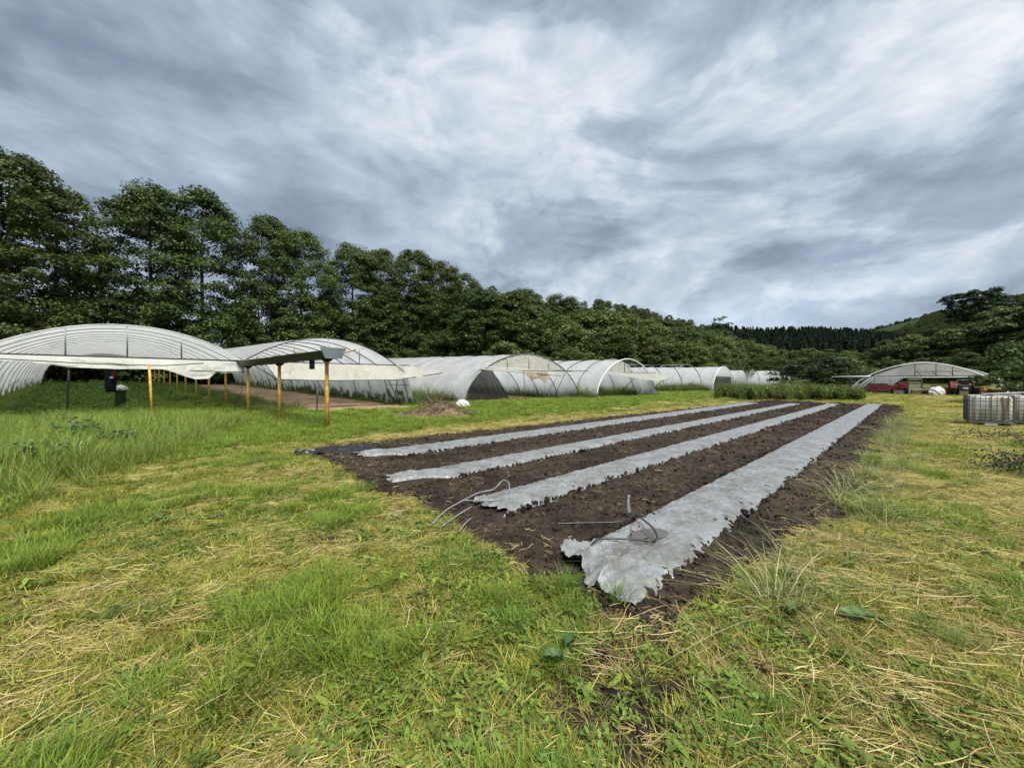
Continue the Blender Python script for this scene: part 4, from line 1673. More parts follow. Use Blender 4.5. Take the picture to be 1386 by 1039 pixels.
tree_at(bush[1], 1404, 488, 21, 'dark bush at the right picture edge behind the water tanks', 'bush', wide=1.1)
# elder and brambles between tunnels and shelter
for (a, b, d, w, pr, lab) in ((1098, 488, 56, 1.75, elder, 'broad dark-leaved elder bush with pale blossom between tunnels and shelter'),
                              (1132, 494, 54, 1.5, elder, 'lower dark bush right of the elder'),
                              (1148, 492, 86, 1.5, bush_l, 'light green shrub left of the shelter'),
                              (1132, 486, 80, 1.6, bush_l, 'light green shrub rising behind the elder'),
                              (990, 488, 96, 1.1, bush_l, 'yellow-green shrub behind the dark-entrance tunnel'),
                              (680, 466, 66, 1.0, bush_l, 'yellow-green shrub behind the large grey-white tunnel'),
                              (768, 476, 72, 1.2, bush_l, 'small green shrub behind the large tunnel\'s right shoulder')):
    tree_at(pr, a, b, d, lab, 'bush', wide=w)


# far conifer wood and the wooded far hill: masses
def forest(name, n, sampler, variants, hrange, label):
    x, y = sampler(n)
    z = H(x, y) - 0.4
    s = rng.uniform(hrange[0], hrange[1], len(x))
    obs = [bpy.data.objects.new('t', p_[3]) for p_ in variants]
    sc = np.stack([s * 1.15, s * 1.15, s], 1)
    scatter(name, obs, np.stack([x, y, z], 1), np.stack([0 * x, 0 * x, rng.uniform(0, 6.28, len(x))], 1), sc, rng.integers(0, len(obs), len(x)), label, 'forest')


def samp_conifer(n):
    x = rng.uniform(150, 480, n)
    y = rng.uniform(315, 440, n)
    r_ = x / y
    ok = (r_ > 0.52) & (r_ < 0.99 + 0.06 * rng.random(n))
    return x[ok], y[ok]


def samp_far(n):
    x = rng.uniform(420, 1500, n)
    y = rng.uniform(480, 800, n)
    ok = (x / y > 0.78) & (x / y < 2.1) & (fbm(x, y, 0.008, 2, 5) < 0.68)
    return x[ok], y[ok]


def samp_slope(n):
    x = rng.uniform(-80, 420, n)
    y = rng.uniform(100, 520, n)
    t = V[0] * x + V[1] * y
    r_ = 0.676 * x + 0.737 * y
    ok = (t > 62) & (t < 205) & (r_ > 95) & (fbm(x, y, 0.02, 2, 15) < 0.60) & (t < 60 + 0.75 * r_)
    return x[ok], y[ok]


forest('conifer_forest', 2600, samp_conifer, conifer, (0.75, 1.1), 'dark conifer wood closing the far end of the valley')
forest('far_forest', 10000, samp_far, [broad[2], broad[0], broad[1]], (0.4, 0.75), 'dull green forest covering the far hill on the right')
forest('slope_forest', 1500, samp_slope, broad + broad_l, (0.6, 1.05), 'leafy wood covering the slope behind the tunnels')

def samp_under(n):
    r_ = rng.uniform(-45, 120, n)
    t = rng.uniform(73, 84, n)
    return 0.676 * r_ + V[0] * t, 0.737 * r_ + V[1] * t


forest('undergrowth', 420, samp_under, bush, (0.9, 2.0), 'tangled dark undergrowth along the foot of the tall tree row')

# ------------------------------------------------------------------ things in the yard
# red-roofed shed beyond the left tunnel
shed = empty('shed', (-62.0, 44.0, Hs(-62, 44)), 'low shed with red roof beyond the leftmost tunnel', 'shed')
shed.rotation_euler = (0, 0, 0.6)
MB().box((0, 0, 1.8), (12, 7, 3.6)).build('wall', M['plaster'], shed)
mb = MB()
mb.add([(-6.4, -4, 3.5), (6.4, -4, 3.5), (6.4, 4, 3.5), (-6.4, 4, 3.5), (-6.4, 0, 5.9), (6.4, 0, 5.9)], [(0, 1, 5, 4), (2, 3, 4, 5), (0, 4, 3), (1, 2, 5), (3, 2, 1, 0)])
mb.build('roof', M['red_roof'], shed)
MB().box((2, -3.53, 1.1), (1.6, 0.08, 2.2)).build('door', M['brown_wood'], shed)


def post(name, base_, top, r, m, label):
    mb_ = MB()
    mb_.tube([base_, top], r, 10)
    o = mb_.build(name, m, smooth=True)
    tag(o, label, 'post')


q = G(206, 567)
post('support_post', (q[0], q[1], -0.1), (q[0] - .12, q[1], 2.28), 0.045, M['yellow'], 'thin yellow post propping the rolled flap of the leftmost tunnel')
q = G(90, 566)
post('support_post', (q[0], q[1], -0.1), (q[0] + .12, q[1], 2.25), 0.035, M['dark_metal'], 'dark slim post below the left part of the leftmost tunnel')
mb = MB()
mb.box((q[0] + .18, q[1], 2.2), (0.22, 0.14, 0.14))
o = mb.build('clamp_block', M['dark_metal'])
tag(o, 'small dark clamp at the top of the dark slim post', 'clamp')
q = G(428.5, 558)
post('stake', (q[0], q[1], -0.1), (q[0] + .05, q[1], 1.28), 0.03, M['black_plastic'], 'thin black stake in the grass between the two nearest yellow posts')
q = G(466, 580.5)
post('stake', (q[0], q[1], -0.05), (q[0], q[1], 0.13), 0.035, M['black_plastic'], 'short black stub in dry grass right of the nearest yellow post')


# jacket hanging inside the left tunnel
def jacket():
    d = 19.0
    c = P(152, 512, d)
    root = empty('jacket', (c[0], c[1], 1.05), 'dark jacket hanging from the frame inside the leftmost tunnel', 'jacket')
    n = 28
    v, f = [], []
    rings = [(0.0, .13, .09, -.03), (.12, .2, .12, -.06), (.35, .23, .13, -.05), (.6, .22, .13, -.02), (.85, .21, .13, .0), (1.02, .17, .1, .01), (1.12, .06, .05, 0)]
    for (z, a, b, dx) in rings:
        for k in range(n):
            t = 2 * math.pi * k / n
            w = 1 + 0.10 * math.sin(5 * t + z * 6) + 0.05 * math.sin(9 * t)
            v.append((dx + a * w * math.cos(t), b * w * math.sin(t), z))
    for i in range(len(rings) - 1):
        for k in range(n):
            j = (k + 1) % n
            f.append((i * n + k, i * n + j, (i + 1) * n + j, (i + 1) * n + k))
    f.append(tuple(range(n - 1, -1, -1)))
    me = new_mesh('body', v, f, M['dark_cloth'])
    obj('body', me, root)
    m2 = MB()
    m2.tube([(-.16, -.02, .98), (-.24, -.05, .6), (-.22, -.06, .2), (-.17, -.05, -.02)], [.07, .075, .065, .055], 10)
    m2.build('sleeve', M['dark_cloth'], root, True)
    m2 = MB()
    m2.tube([(.15, -.06, .98), (.17, -.1, .8), (.17, -.1, .62)], [.08, .085, .08], 10)
    m2.build('sleeve', M['maroon'], root, True)
    m2 = MB()
    m2.box((.16, -.19, .7), (.15, .03, .09), None, .01)
    m2.build('white_patch', M['white_bag'], root)
    m2 = MB()
    m2.tube([(0, 0, 1.1), (0, 0, 1.45), (.03, 0, 1.75)], .008, 5)
    m2.build('hanging_cord', M['dark_metal'], root)


jacket()


def sack(c, s, label, seed, name='sack'):
    import bmesh
    bm = bmesh.new()
    bmesh.ops.create_icosphere(bm, subdivisions=4, radius=1)
    r = random.Random(seed)
    ph = [r.uniform(0, 6) for _ in range(6)]
    for v in bm.verts:
        x, y, z = v.co
        k = 1 + 0.10 * math.sin(4 * x + ph[0]) * math.sin(5 * y + ph[1]) + 0.07 * math.sin(9 * x + 7 * z + ph[2]) + 0.05 * math.sin(13 * y + ph[3])
        v.co = Vector((x * s[0] * k, y * s[1] * k, max(z, -0.55) * s[2] * k))
    me = bpy.data.meshes.new(name)
    bm.to_mesh(me)
    bm.free()
    me.materials.append(M['white_bag'])
    me.polygons.foreach_set('use_smooth', np.ones(len(me.polygons), bool))
    o = obj(name, me, None, (c[0], c[1], c[2] + s[2] * 0.5))
    tag(o, label, 'sack')


# crate under the sack so that it clears the crop
q = P(163, 526, 20.0)
mb = MB()
mb.box((q[0], q[1], 0.55), (0.34, 0.3, 1.1), 0.4, 0.02)
o = mb.build('crate_stand', M['green_box'])
tag(o, 'upright box hidden in the crop under the white sack in the leftmost tunnel', 'crate')
sack((q[0], q[1], 1.1), (0.30, 0.24, 0.18), 'small white sack beside the hanging jacket in the leftmost tunnel', 4)
q = G(626, 551)
sack((q[0], q[1], 0.0), (0.42, 0.3, 0.30), 'white plastic sack on grass by the front corner of the large tunnel', 9)

# bucket in the left tunnel
q = G(279, 546)
root = empty('bucket', (q[0], q[1], 0.02), 'white plastic bucket on bare patch among the yellow posts', 'bucket')
MB().lathe((0, 0, 0), [(0.15, 0), (0.19, 0.36), (0.2, 0.36), (0.2, 0.4), (0.185, 0.4), (0.175, 0.3), (0.14, 0.02)], 20).build('body', M['white_bag'], root, True)
mb = MB()
mb.tube([(0.2 * math.cos(t), 0.03, 0.36 - 0.16 * math.sin(t)) for t in [math.pi * i / 10 for i in range(11)]], 0.008, 5)
mb.build('handle', M['galv'], root, True)
q = G(268, 548)
o = sheet('film_scrap', [[(q[0] + .55 * i / 8 - .3, q[1] + .3 * j / 6, .04 + .12 * float(fbm(i * .7, j * .7, 1, 2, 6))) for j in range(7)] for i in range(9)], M['black_plastic'])
tag(o, 'crumpled black plastic scrap beside the white bucket', 'plastic scrap')
q = G(878, 534)
root = empty('bucket', (q[0], q[1], 0.0), 'black tub at the right front foot of the bluish-white tunnel', 'bucket')
MB().lathe((0, 0, 0), [(0.42, 0), (0.5, 0.62), (0.53, 0.62), (0.53, 0.68), (0.48, 0.68), (0.46, 0.5), (0.38, 0.05)], 20).build('body', M['black_plastic'], root, True)

# brush pile with its soil mound
pq = G(585, 563)
pile = empty('brush_pile', (pq[0], pq[1], 0.04), 'heap of soil and dead sticks on grass before the large tunnel', 'brush pile')
gx, gy = np.meshgrid(np.linspace(-2.1, 1.5, 60), np.linspace(-1.0, 1.0, 36), indexing='ij')
gz = 0.52 * np.exp(-((gx - .25) / .8) ** 2 - (gy / .55) ** 2) + 0.16 * np.exp(-((gx + 1.0) / .7) ** 2 - (gy / .5) ** 2) + (fbm(gx, gy, 6, 3, 4) - .5) * .12 - .06
sheet('mound', np.stack([gx, gy, gz], -1), M['mound'], pile)
pile.scale = (1.15, 1.25, 1.2)
rs = random.Random(5)
for i in range(70):
    x, y = rs.gauss(.25, .55), rs.gauss(0, .32)
    z = 0.5 * math.exp(-((x - .25) / .85) ** 2 - (y / .6) ** 2)
    a, e, L = rs.uniform(0, 6.28), rs.uniform(-.5, .6), rs.uniform(.3, 1.1)
    dx, dy, dz = math.cos(a) * math.cos(e) * L / 2, math.sin(a) * math.cos(e) * L / 2, math.sin(e) * L / 2
    mb = MB()
    mb.tube([(x - dx, y - dy, max(z - dz, .0) + .02), (x + rs.gauss(0, .03), y, z + .08), (x + dx, y + dy, max(z + dz, 0) + .04)], [.017, .013, .007], 5)
    mb.build('stick', M['stick'], pile)


# cut branches at the right edge
def cut_branches(px, py, n, label, seed, spread=0.7):
    c = G(px, py)
    r = np.random.default_rng(seed)
    root = empty('cut_branches', (c[0], c[1], 0), label, 'branches')
    mb_ = MB()
    ends = []
    for i in range(n):
        a, L = r.uniform(0, 6.28), r.uniform(.5, 1.3)
        x0, y0, z0 = r.normal(0, spread * .5), r.normal(0, spread * .4), r.uniform(.05, .3)
        pts = [(x0 + math.cos(a + .2 * k) * L * k / 4, y0 + math.sin(a + .2 * k) * L * k / 4, max(z0 + r.normal(0, .05) - .03 * k, .03)) for k in range(5)]
        mb_.tube(pts, [.012, .01, .008, .006, .003], 5)
        ends += pts[1:]
    mb_.build('twigs', M['bark'], root, True)['kind'] = 'stuff'
    ends = np.array(ends)
    k = 40
    cc = np.repeat(ends, k, axis=0) + r.normal(size=(len(ends) * k, 3)) * np.array([.12, .12, .08])
    cc[:, 2] = np.maximum(cc[:, 2], .02)
    v, f = diamonds(cc, r.normal(size=cc.shape) + np.array([0, 0, .8]), r.uniform(.010, .024, len(cc)), 1.6, r)
    col = np.repeat(np.array([[0.018, 0.03, 0.018]]) * r.uniform(.6, 1.6, (len(cc), 1)), 4, axis=0)
    obj('leaves', new_mesh('leaves', v, f, M['leaf'], False, {'col': col}), root)['kind'] = 'stuff'


cut_branches(1408, 640, 14, 'heap of cut dark-leaved branches at the right picture edge', 3)
cut_branches(1392, 602, 6, 'small dark-leaved cut branch behind the larger heap at the right edge', 8, .4)


# water tanks
def ibc(x, y, rz, label):
    root = empty('water_tank', (x, y, 0), label, 'water tank', 'caged white water tanks')
    root.rotation_euler = (0, 0, rz)
    m, n_, l, b = mat('tank_plastic')
    geo = n_.new('ShaderNodeTexCoord')
    mp = n_.new('ShaderNodeMapping')
    mp.inputs['Scale'].default_value = (6, 6, 0.35)
    l.new(geo.outputs['Object'], mp.inputs[0])
    t = n_.new('ShaderNodeTexNoise')
    t.inputs['Scale'].default_value = 1.4
    t.inputs['Detail'].default_value = 7
    l.new(mp.outputs[0], t.inputs['Vector'])
    rp = n_.new('ShaderNodeValToRGB')
    e = rp.color_ramp
    e.elements[0].position = .34
    e.elements[0].color = (.13, .075, .035, 1)
    e.elements[1].position = .56
    e.elements[1].color = (.70, .69, .63, 1)
    k = e.elements.new(.43)
    k.color = (.33, .31, .23, 1)
    l.new(t.outputs['Fac'], rp.inputs[0])
    l.new(rp.outputs[0], b.inputs['Base Color'])
    b.inputs['Roughness'].default_value = .5
    W, Dp, z0, z1 = 1.0, 1.2, .16, 1.06
    MB().box((W / 2, Dp / 2, (z0 + z1) / 2 + .01), (W - .05, Dp - .05, z1 - z0), None, .07).build('tank', m, root, True)
    MB().lathe((W / 2, Dp / 2, z1), [(.13, 0), (.13, .05), (.11, .06), (.11, .02)], 18).build('lid', M['black_plastic'], root)
    MB().box((W / 2, Dp / 2, .13), (W + .02, Dp + .02, .035)).build('pallet_deck', M['galv'], root)
    for xx in (.12, W / 2, W - .12):
        MB().box((xx, Dp / 2, .055), (.3 if xx == W / 2 else .12, Dp, .11), None, .015).build('pallet_foot', M['white_bag'] if xx == W / 2 else M['dark_metal'], root)
    zs = [.18, .30, .42, .56, .72, .88, 1.06]
    for z in zs:
        mb_ = MB()
        mb_.tube([(0, 0, z), (W, 0, z), (W, Dp, z), (0, Dp, z), (0, 0, z)], .011 if z < 1 else .016, 6)
        mb_.build('cage_bar', M['dark_galv'], root)
    for i in range(9):
        xx = W * i / 8
        for yy in (-.012, Dp + .012):
            mb_ = MB()
            mb_.tube([(xx, yy, .15), (xx, yy, 1.07)], .010, 6)
            mb_.build('cage_bar', M['dark_galv'], root)
    for i in range(1, 7):
        yy = Dp * i / 7
        for xx in (-.012, W + .012):
            mb_ = MB()
            mb_.tube([(xx, yy, .15), (xx, yy, 1.07)], .010, 6)
            mb_.build('cage_bar', M['dark_galv'], root)
    return root


ibc(16.5, 13.85, -0.75, 'rust-streaked white water tank in wire cage, left of the two')
ibc(17.95, 13.75, -0.62, 'whiter water tank in wire cage at the right picture edge')
mb = MB()
mb.tube([(17.0, 13.9, 1.11), (19.9, 14.1, 1.2)], .03, 8)
o = mb.build('pole', M['galv'], smooth=True)
tag(o, 'grey metal pole lying across the tops of the water tanks', 'pole')
mb = MB()
mb.lathe((18.1, 13.3, .98), [(.05, 0), (.05, .1), (.03, .13)], 12)


# machinery in the shelter
def jl(s, t):
    q_ = J.O + J.u * s + J.v * t
    return q_[0], q_[1], Hs(*q_)


JA = math.atan2(J.u[1], J.u[0])


def wheel(root, c, r, w, name='wheel', axis=(0, 1, 0)):
    ax = Vector(axis)
    rot = ax.to_track_quat('Z', 'Y').to_matrix()
    mb_ = MB()
    mb_.lathe((0, 0, -w / 2), [(r * .6, 0), (r * .95, 0), (r, w * .2), (r, w * .8), (r * .95, w), (r * .6, w)], 20)
    mb_.v = [tuple(rot @ Vector(p_) + Vector(c)) for p_ in mb_.v]
    t_ = mb_.build(name, M['tyre'], root, True)
    mb_ = MB()
    mb_.lathe((0, 0, -w / 2 - .01), [(r * .12, 0), (r * .58, w * .1), (r * .58, w * .9 + .02), (r * .12, w + .02)], 16)
    mb_.v = [tuple(rot @ Vector(p_) + Vector(c)) for p_ in mb_.v]
    mb_.build('rim', M['red_paint'], t_)
    return t_


x, y, z = jl(3.1, 0.5)
tr = empty('seed_drill', (x, y, z), 'low dark red farm implement at the left front of the shelter', 'farm machine')
tr.rotation_euler = (0, 0, JA)
tr.scale = (1.25, 1.25, 1.3)
MB().box((0, 0, .62), (2.6, .7, .42), None, .05).build('hopper', M['red_paint'], tr)
MB().box((-.5, -.05, .9), (1.4, .5, .14), None, .03).build('lid', M['dark_metal'], tr)
MB().box((0.1, 0, .3), (2.9, .14, .14), None, .02).build('tool_bar', M['red_paint'], tr)
wheel(tr, (-1.35, -.1, .34), .34, .16, axis=(1, 0, 0))
wheel(tr, (1.4, -.1, .42), .42, .2, axis=(1, 0, 0))
MB().tube([(.7, 0, .8), (1.0, 0, 1.25), (1.15, .1, .9)], .05, 8).build('lever', M['dark_metal'], tr, True)
MB().box((1.15, -.1, .75), (.55, .7, .5), None, .06).build('gearbox', M['red_paint'], tr)
for i in range(7):
    MB().tube([(-1.1 + .33 * i, -.1, .3), (-1.1 + .33 * i, -.25, .08)], .025, 6).build('coulter', M['dark_metal'], tr)

x, y, z = jl(5.5, 0.9)
st = empty('shelf_rack', (x, y, z), 'red-brown shelf rack with pale boards in the middle of the shelter', 'shelf')
st.rotation_euler = (0, 0, JA)
for sx in (-.55, .55):
    for sy in (-.3, .3):
        MB().box((sx, sy, .95), (.1, .08, 1.9)).build('upright', M['brown_wood'], st)
for zz in (.75, 1.1, 1.4, 1.75):
    MB().box((0, 0, zz), (1.0, .55, .12)).build('shelf', M['plaster'], st)
x, y, z = jl(6.3, -.4)
tb = empty('low_table', (x, y, z), 'low sage-green metal table before the shelf rack', 'table')
tb.rotation_euler = (0, 0, JA)
MB().box((0, 0, .62), (2.1, .8, .07), None, .02).build('table_top', M['sage'], tb)
MB().box((0.1, 0, .5), (1.8, .6, .06)).build('under_shelf', M['sage'], tb)
for sx in (-.9, .9):
    for sy in (-.32, .32):
        MB().box((sx, sy, .29), (.07, .07, .59)).build('leg', M['dark_metal'], tb)
x, y, z = jl(7.3, -.3)
sack((x, y, z), (.75, .5, .62), 'large white covered bale at the shelter front beside the boards', 12, 'bale')
x, y, z = jl(7.9, 1.3)
bs = empty('board_stack', (x, y, z), 'stack of brown boards on trestles, right of the white bale', 'board stack')
bs.rotation_euler = (0, 0, JA)
for sx in (-.8, .8):
    MB().box((sx, 0, .3), (.12, .9, .6)).build('trestle', M['dark_metal'], bs)
for k in range(5):
    for j in range(3):
        MB().box((random.uniform(-.1, .1), -.34 + .34 * j, .66 + .13 * k), (2.3, .28, .08), random.uniform(-.02, .02)).build('board', M['brown_wood'] if k != 2 else M['wood'], bs)
x, y, z = jl(9.2, .6)
tk = empty('tractor', (x, y, z), 'dark red tractor seen from behind under the right side of the shelter', 'tractor')
tk.rotation_euler = (0, 0, JA)
tk.scale = (1.12, 1.12, 1.12)
MB().box((0, .9, .85), (.75, 1.9, .6), None, .1).build('bonnet', M['red_paint'], tk)
MB().box((0, -.2, .75), (.9, .8, .6), None, .06).build('rear_body', M['dark_metal'], tk)
wheel(tk, (-.72, -.1, .62), .62, .36, axis=(1, 0, 0))
wheel(tk, (.72, -.1, .62), .62, .36, axis=(1, 0, 0))
wheel(tk, (-.6, 1.5, .36), .36, .2, 'front_wheel', axis=(1, 0, 0))
wheel(tk, (.6, 1.5, .36), .36, .2, 'front_wheel', axis=(1, 0, 0))
for sx in (-1, 1):
    mb = MB()
    pts = [(0, -.1 + .74 * math.cos(t), .62 + .74 * math.sin(t)) for t in [R(-10 + 20 * i) for i in range(10)]]
    v, f = [], []
    for p_ in pts:
        v += [(sx * .50, p_[1], p_[2]), (sx * .95, p_[1], p_[2])]
    for i in range(9):
        f.append((2 * i, 2 * i + 1, 2 * i + 3, 2 * i + 2))
    mb.add(v, f)
    o = mb.build('mudguard', M['orange_paint'], tk)
    o.modifiers.new('thickness', 'SOLIDIFY').thickness = .03
MB().box((0, -.1, 1.12), (.46, .42, .1), None, .04).build('seat', M['black_plastic'], tk)
MB().box((0, -.32, 1.34), (.46, .08, .4), None, .03).build('backrest', M['black_plastic'], tk)
MB().box((0, -.64, .72), (.34, .03, .16)).build('number_plate', M['white_bag'], tk)
MB().tube([(-.5, -.45, .9), (-.5, -.45, 1.5), (.5, -.45, 1.5), (.5, -.45, .9)], .035, 8).build('roll_bar', M['plaster'], tk, True)
x, y, z = jl(11.4, -2.2)
cb = empty('wheelbarrow', (x, y, z), 'small red barrow standing outside the shelter behind the water tanks', 'barrow')
cb.rotation_euler = (0, 0, JA + .4)
mb = MB()
mb.add([(-.35, -.25, .35), (.35, -.25, .35), (.35, .25, .35), (-.35, .25, .35), (-.5, -.36, .72), (.55, -.36, .72), (.55, .36, .72), (-.5, .36, .72)],
       [(3, 2, 1, 0), (0, 1, 5, 4), (1, 2, 6, 5), (2, 3, 7, 6), (3, 0, 4, 7)])
mb.build('tray', M['red_paint'], cb)
wheel(cb, (.65, 0, .2), .2, .08, axis=(0, 1, 0))
for sy in (-.22, .22):
    MB().tube([(.65, sy * .3, .2), (0, sy, .36), (-1.0, sy, .66)], .02, 6).build('handle', M['dark_metal'], cb, True)
    MB().tube([(-.3, sy, .36), (-.38, sy, 0)], .02, 6).build('leg', M['dark_metal'], cb)
x, y, z = jl(10.3, .2)
dr = empty('oil_drum', (x, y, z), 'rusty orange drum at the right foot of the shelter beside the tractor', 'drum')
MB().lathe((0, 0, 0), [(.30, 0), (.31, .03), (.29, .05), (.29, .3), (.31, .32), (.29, .34), (.29, .6), (.31, .62), (.29, .64), (.29, .9), (.31, .93), (.28, .93)], 20).build('barrel', M['orange_paint'], dr, True)
MB().lathe((.12, 0, .93), [(.04, 0), (.04, .03)], 10).build('bung', M['dark_metal'], dr)
for (s_, t_, nm_, lab_, m_) in ((3.9, 1.6, 'crate', 'dark plastic crate between the red implement and the shelf rack', 'black_plastic'), (6.4, 1.8, 'crate', 'dark crate behind the sage-green table', 'dark_metal'),
                                (4.3, .6, 'crate', 'grey-green crate beside the shelf rack', 'sage'), (8.1, 2.6, 'crate', 'brown crate behind the board stack', 'brown_wood')):
    x, y, z = jl(s_, t_)
    c_ = empty(nm_, (x, y, z), lab_, 'crate')
    c_.rotation_euler = (0, 0, JA + random.uniform(-.3, .3))
    for (cx_, cy_, sx_, sy_) in ((0, -.34, .9, .04), (0, .34, .9, .04), (-.43, 0, .04, .64), (.43, 0, .04, .64)):
        MB().box((cx_, cy_, .4), (sx_, sy_, .72)).build('side', M[m_], c_)
    MB().box((0, 0, .06), (.86, .64, .05)).build('bottom', M[m_], c_)
x, y, z = jl(4.2, 2.4)
sack((x, y, z), (.9, .6, .5), 'pale tarpaulin heap deep inside the shelter', 22, 'tarpaulin_heap')

# bare soil inside tunnel B and under C
def plan_patch(O, u, v, s0, s1, t0, t1, m, label, name='soil_patch'):
    ss_, tt_ = np.meshgrid(np.linspace(s0, s1, 30), np.linspace(t0, t1, 70), indexing='ij')
    ed = np.minimum(np.minimum(ss_ - s0, s1 - ss_), np.minimum(tt_ - t0, t1 - tt_))
    X = O[0] + u[0] * ss_ + v[0] * tt_
    Y = O[1] + u[1] * ss_ + v[1] * tt_
    Z = H(X, Y) + 0.03 + (fbm(X, Y, 1.7, 4, 9) - .5) * .10 - .12 * (1 - sstep(0, .8, ed + (fbm(X, Y, 1.1, 3, 2) - .5)))
    o_ = sheet(name, np.stack([X, Y, Z], -1), m)
    tag(o_, label, kind='structure')


plan_patch(GUT, U, V, 2.2, 8.7, -3.0, 45, M['dry_soil'], 'bare brown soil floor inside the second tunnel')
plan_patch(np.array([-3.35, 27.7]), U, V, 1.0, 10.5, 0.2, 36, M['dry_soil'], 'bare soil floor inside the large tunnel')


# ------------------------------------------------------------------ grass and weeds
def blade_mesh(blades, m='grass'):
    """blades: list of (path pts (k,3), width, colour) -> object"""
    v, f, c = [], [], []
    for (pts, w, col, side) in blades:
        k = len(pts)
        b = len(v)
        for i, p_ in enumerate(pts):
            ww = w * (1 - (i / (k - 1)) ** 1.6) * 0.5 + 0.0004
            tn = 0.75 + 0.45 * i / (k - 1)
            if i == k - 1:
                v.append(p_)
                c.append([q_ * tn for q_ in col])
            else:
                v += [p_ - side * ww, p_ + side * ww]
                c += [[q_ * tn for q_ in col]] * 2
        for i in range(k - 2):
            f.append((b + 2 * i, b + 2 * i + 1, b + 2 * i + 3, b + 2 * i + 2))
        f.append((b + 2 * (k - 2), b + 2 * (k - 2) + 1, b + 2 * (k - 1)))
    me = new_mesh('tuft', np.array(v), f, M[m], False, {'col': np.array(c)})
    return bpy.data.objects.new('tuft', me)


GREENS = [(0.205, 0.245, 0.030), (0.155, 0.205, 0.024), (0.255, 0.275, 0.038), (0.12, 0.165, 0.022), (0.30, 0.285, 0.05)]
STRAWS = [(0.54, 0.45, 0.19), (0.44, 0.35, 0.135), (0.62, 0.54, 0.28), (0.37, 0.31, 0.095), (0.36, 0.34, 0.075)]


def tuft(seed, n, rad, h, w, lean, cols, seg=4, droop=0.5, m='grass'):
    r = np.random.default_rng(seed)
    bl = []
    for i in range(n):
        a = r.uniform(0, 6.28)
        q_ = rad * math.sqrt(r.random())
        b = np.array([q_ * math.cos(a), q_ * math.sin(a), -0.01])
        da = a + r.normal(0, 0.9)
        L = h * r.uniform(0.45, 1.15)
        ln = abs(r.normal(lean, lean * 0.5))
        dr = np.array([math.cos(da), math.sin(da), 0])
        side = np.array([-math.sin(da), math.cos(da), 0])
        pts = []
        for k in range(seg):
            t = k / (seg - 1)
            pts.append(b + dr * (ln * L * t + droop * L * t * t * ln) + np.array([0, 0, L * (t - droop * 0.55 * t * t * min(ln, 1.2))]))
        col = np.array(cols[r.integers(len(cols))]) * r.uniform(0.75, 1.25)
        bl.append((pts, w * r.uniform(0.6, 1.4), col, side))
    return blade_mesh(bl, m)


def straw_tuft(seed, n, rad, L, w, cols, z=0.03):
    """dry stalks lying about"""
    r = np.random.default_rng(seed)
    main = r.uniform(0, 6.28)
    bl = []
    for i in range(n):
        da = main + r.normal(0, 0.75)
        l_ = L * r.uniform(0.35, 1.2)
        b = np.array([r.normal(0, rad), r.normal(0, rad), r.uniform(0.004, z)])
        dr = np.array([math.cos(da), math.sin(da), 0])
        side = np.array([-math.sin(da), math.cos(da), 0]) * 0.8 + np.array([0, 0, 0.6])
        bend = r.normal(0, 0.22)
        up = r.uniform(-0.05, 0.16)
        pts = [b + dr * l_ * (t - .5) + side * bend * l_ * t * t * .5 + np.array([0, 0, max(up * l_ * t * (1.3 - t), -b[2] * .5)]) for t in (0, .33, .66, 1)]
        col = np.array(cols[r.integers(len(cols))]) * r.uniform(0.7, 1.2)
        bl.append((pts, w * r.uniform(0.6, 1.3), col, side))
    return blade_mesh(bl)


def leaf_tuft(seed, n, rad, h, size, cols, elong=1.0):
    """broad-leaved weeds"""
    r = np.random.default_rng(seed)
    v, f, c = [], [], []
    for i in range(n):
        a = r.uniform(0, 6.28)
        q_ = rad * math.sqrt(r.random())
        z = h * r.uniform(0.25, 1.0) * (1 - 0.5 * q_ / rad)
        p_ = np.array([q_ * math.cos(a), q_ * math.sin(a), z])
        s = size * r.uniform(0.5, 1.2)
        da = a + r.normal(0, .7)
        ax = np.array([math.cos(da), math.sin(da), r.normal(0.1, .3)])
        ax /= np.linalg.norm(ax)
        sd = np.cross(ax, [0, 0, 1.0])
        sd /= np.linalg.norm(sd)
        up = np.cross(sd, ax)
        b = len(v)
        ol = [(-1, 0), (-.55, .5), (.1, .62), (.65, .38), (1, 0)]
        mid = [p_ + ax * s * elong * t + up * s * (-.12 * t * t) for t in (-1, -.5, .1, .65, 1)]
        lf = [p_ + ax * s * elong * t + sd * s * w_ * .9 + up * s * (.16 * w_ - .12 * t * t) for t, w_ in ol[1:4]]
        rt = [p_ + ax * s * elong * t - sd * s * w_ * .9 + up * s * (.16 * w_ - .12 * t * t) for t, w_ in ol[1:4]]
        v += mid + lf + rt
        f += [(b, b + 1, b + 5), (b + 1, b + 2, b + 6, b + 5), (b + 2, b + 3, b + 7, b + 6), (b + 3, b + 4, b + 7),
              (b, b + 8, b + 1), (b + 1, b + 8, b + 9, b + 2), (b + 2, b + 9, b + 10, b + 3), (b + 3, b + 10, b + 4)]
        col = np.array(cols[r.integers(len(cols))]) * r.uniform(.75, 1.25)
        c += [col] * 11
        # stalk
        b = len(v)
        st_ = p_ - ax * s * elong
        g_ = np.array([p_[0] * .3, p_[1] * .3, 0])
        v += [g_ + sd * .0025, g_ - sd * .0025, st_ - sd * .002, st_ + sd * .002]
        f.append((b, b + 1, b + 2, b + 3))
        c += [col * .8] * 4
    me = new_mesh('weed', np.array(v), f, M['grass'], True, {'col': np.array(c)})
    return bpy.data.objects.new('weed', me)


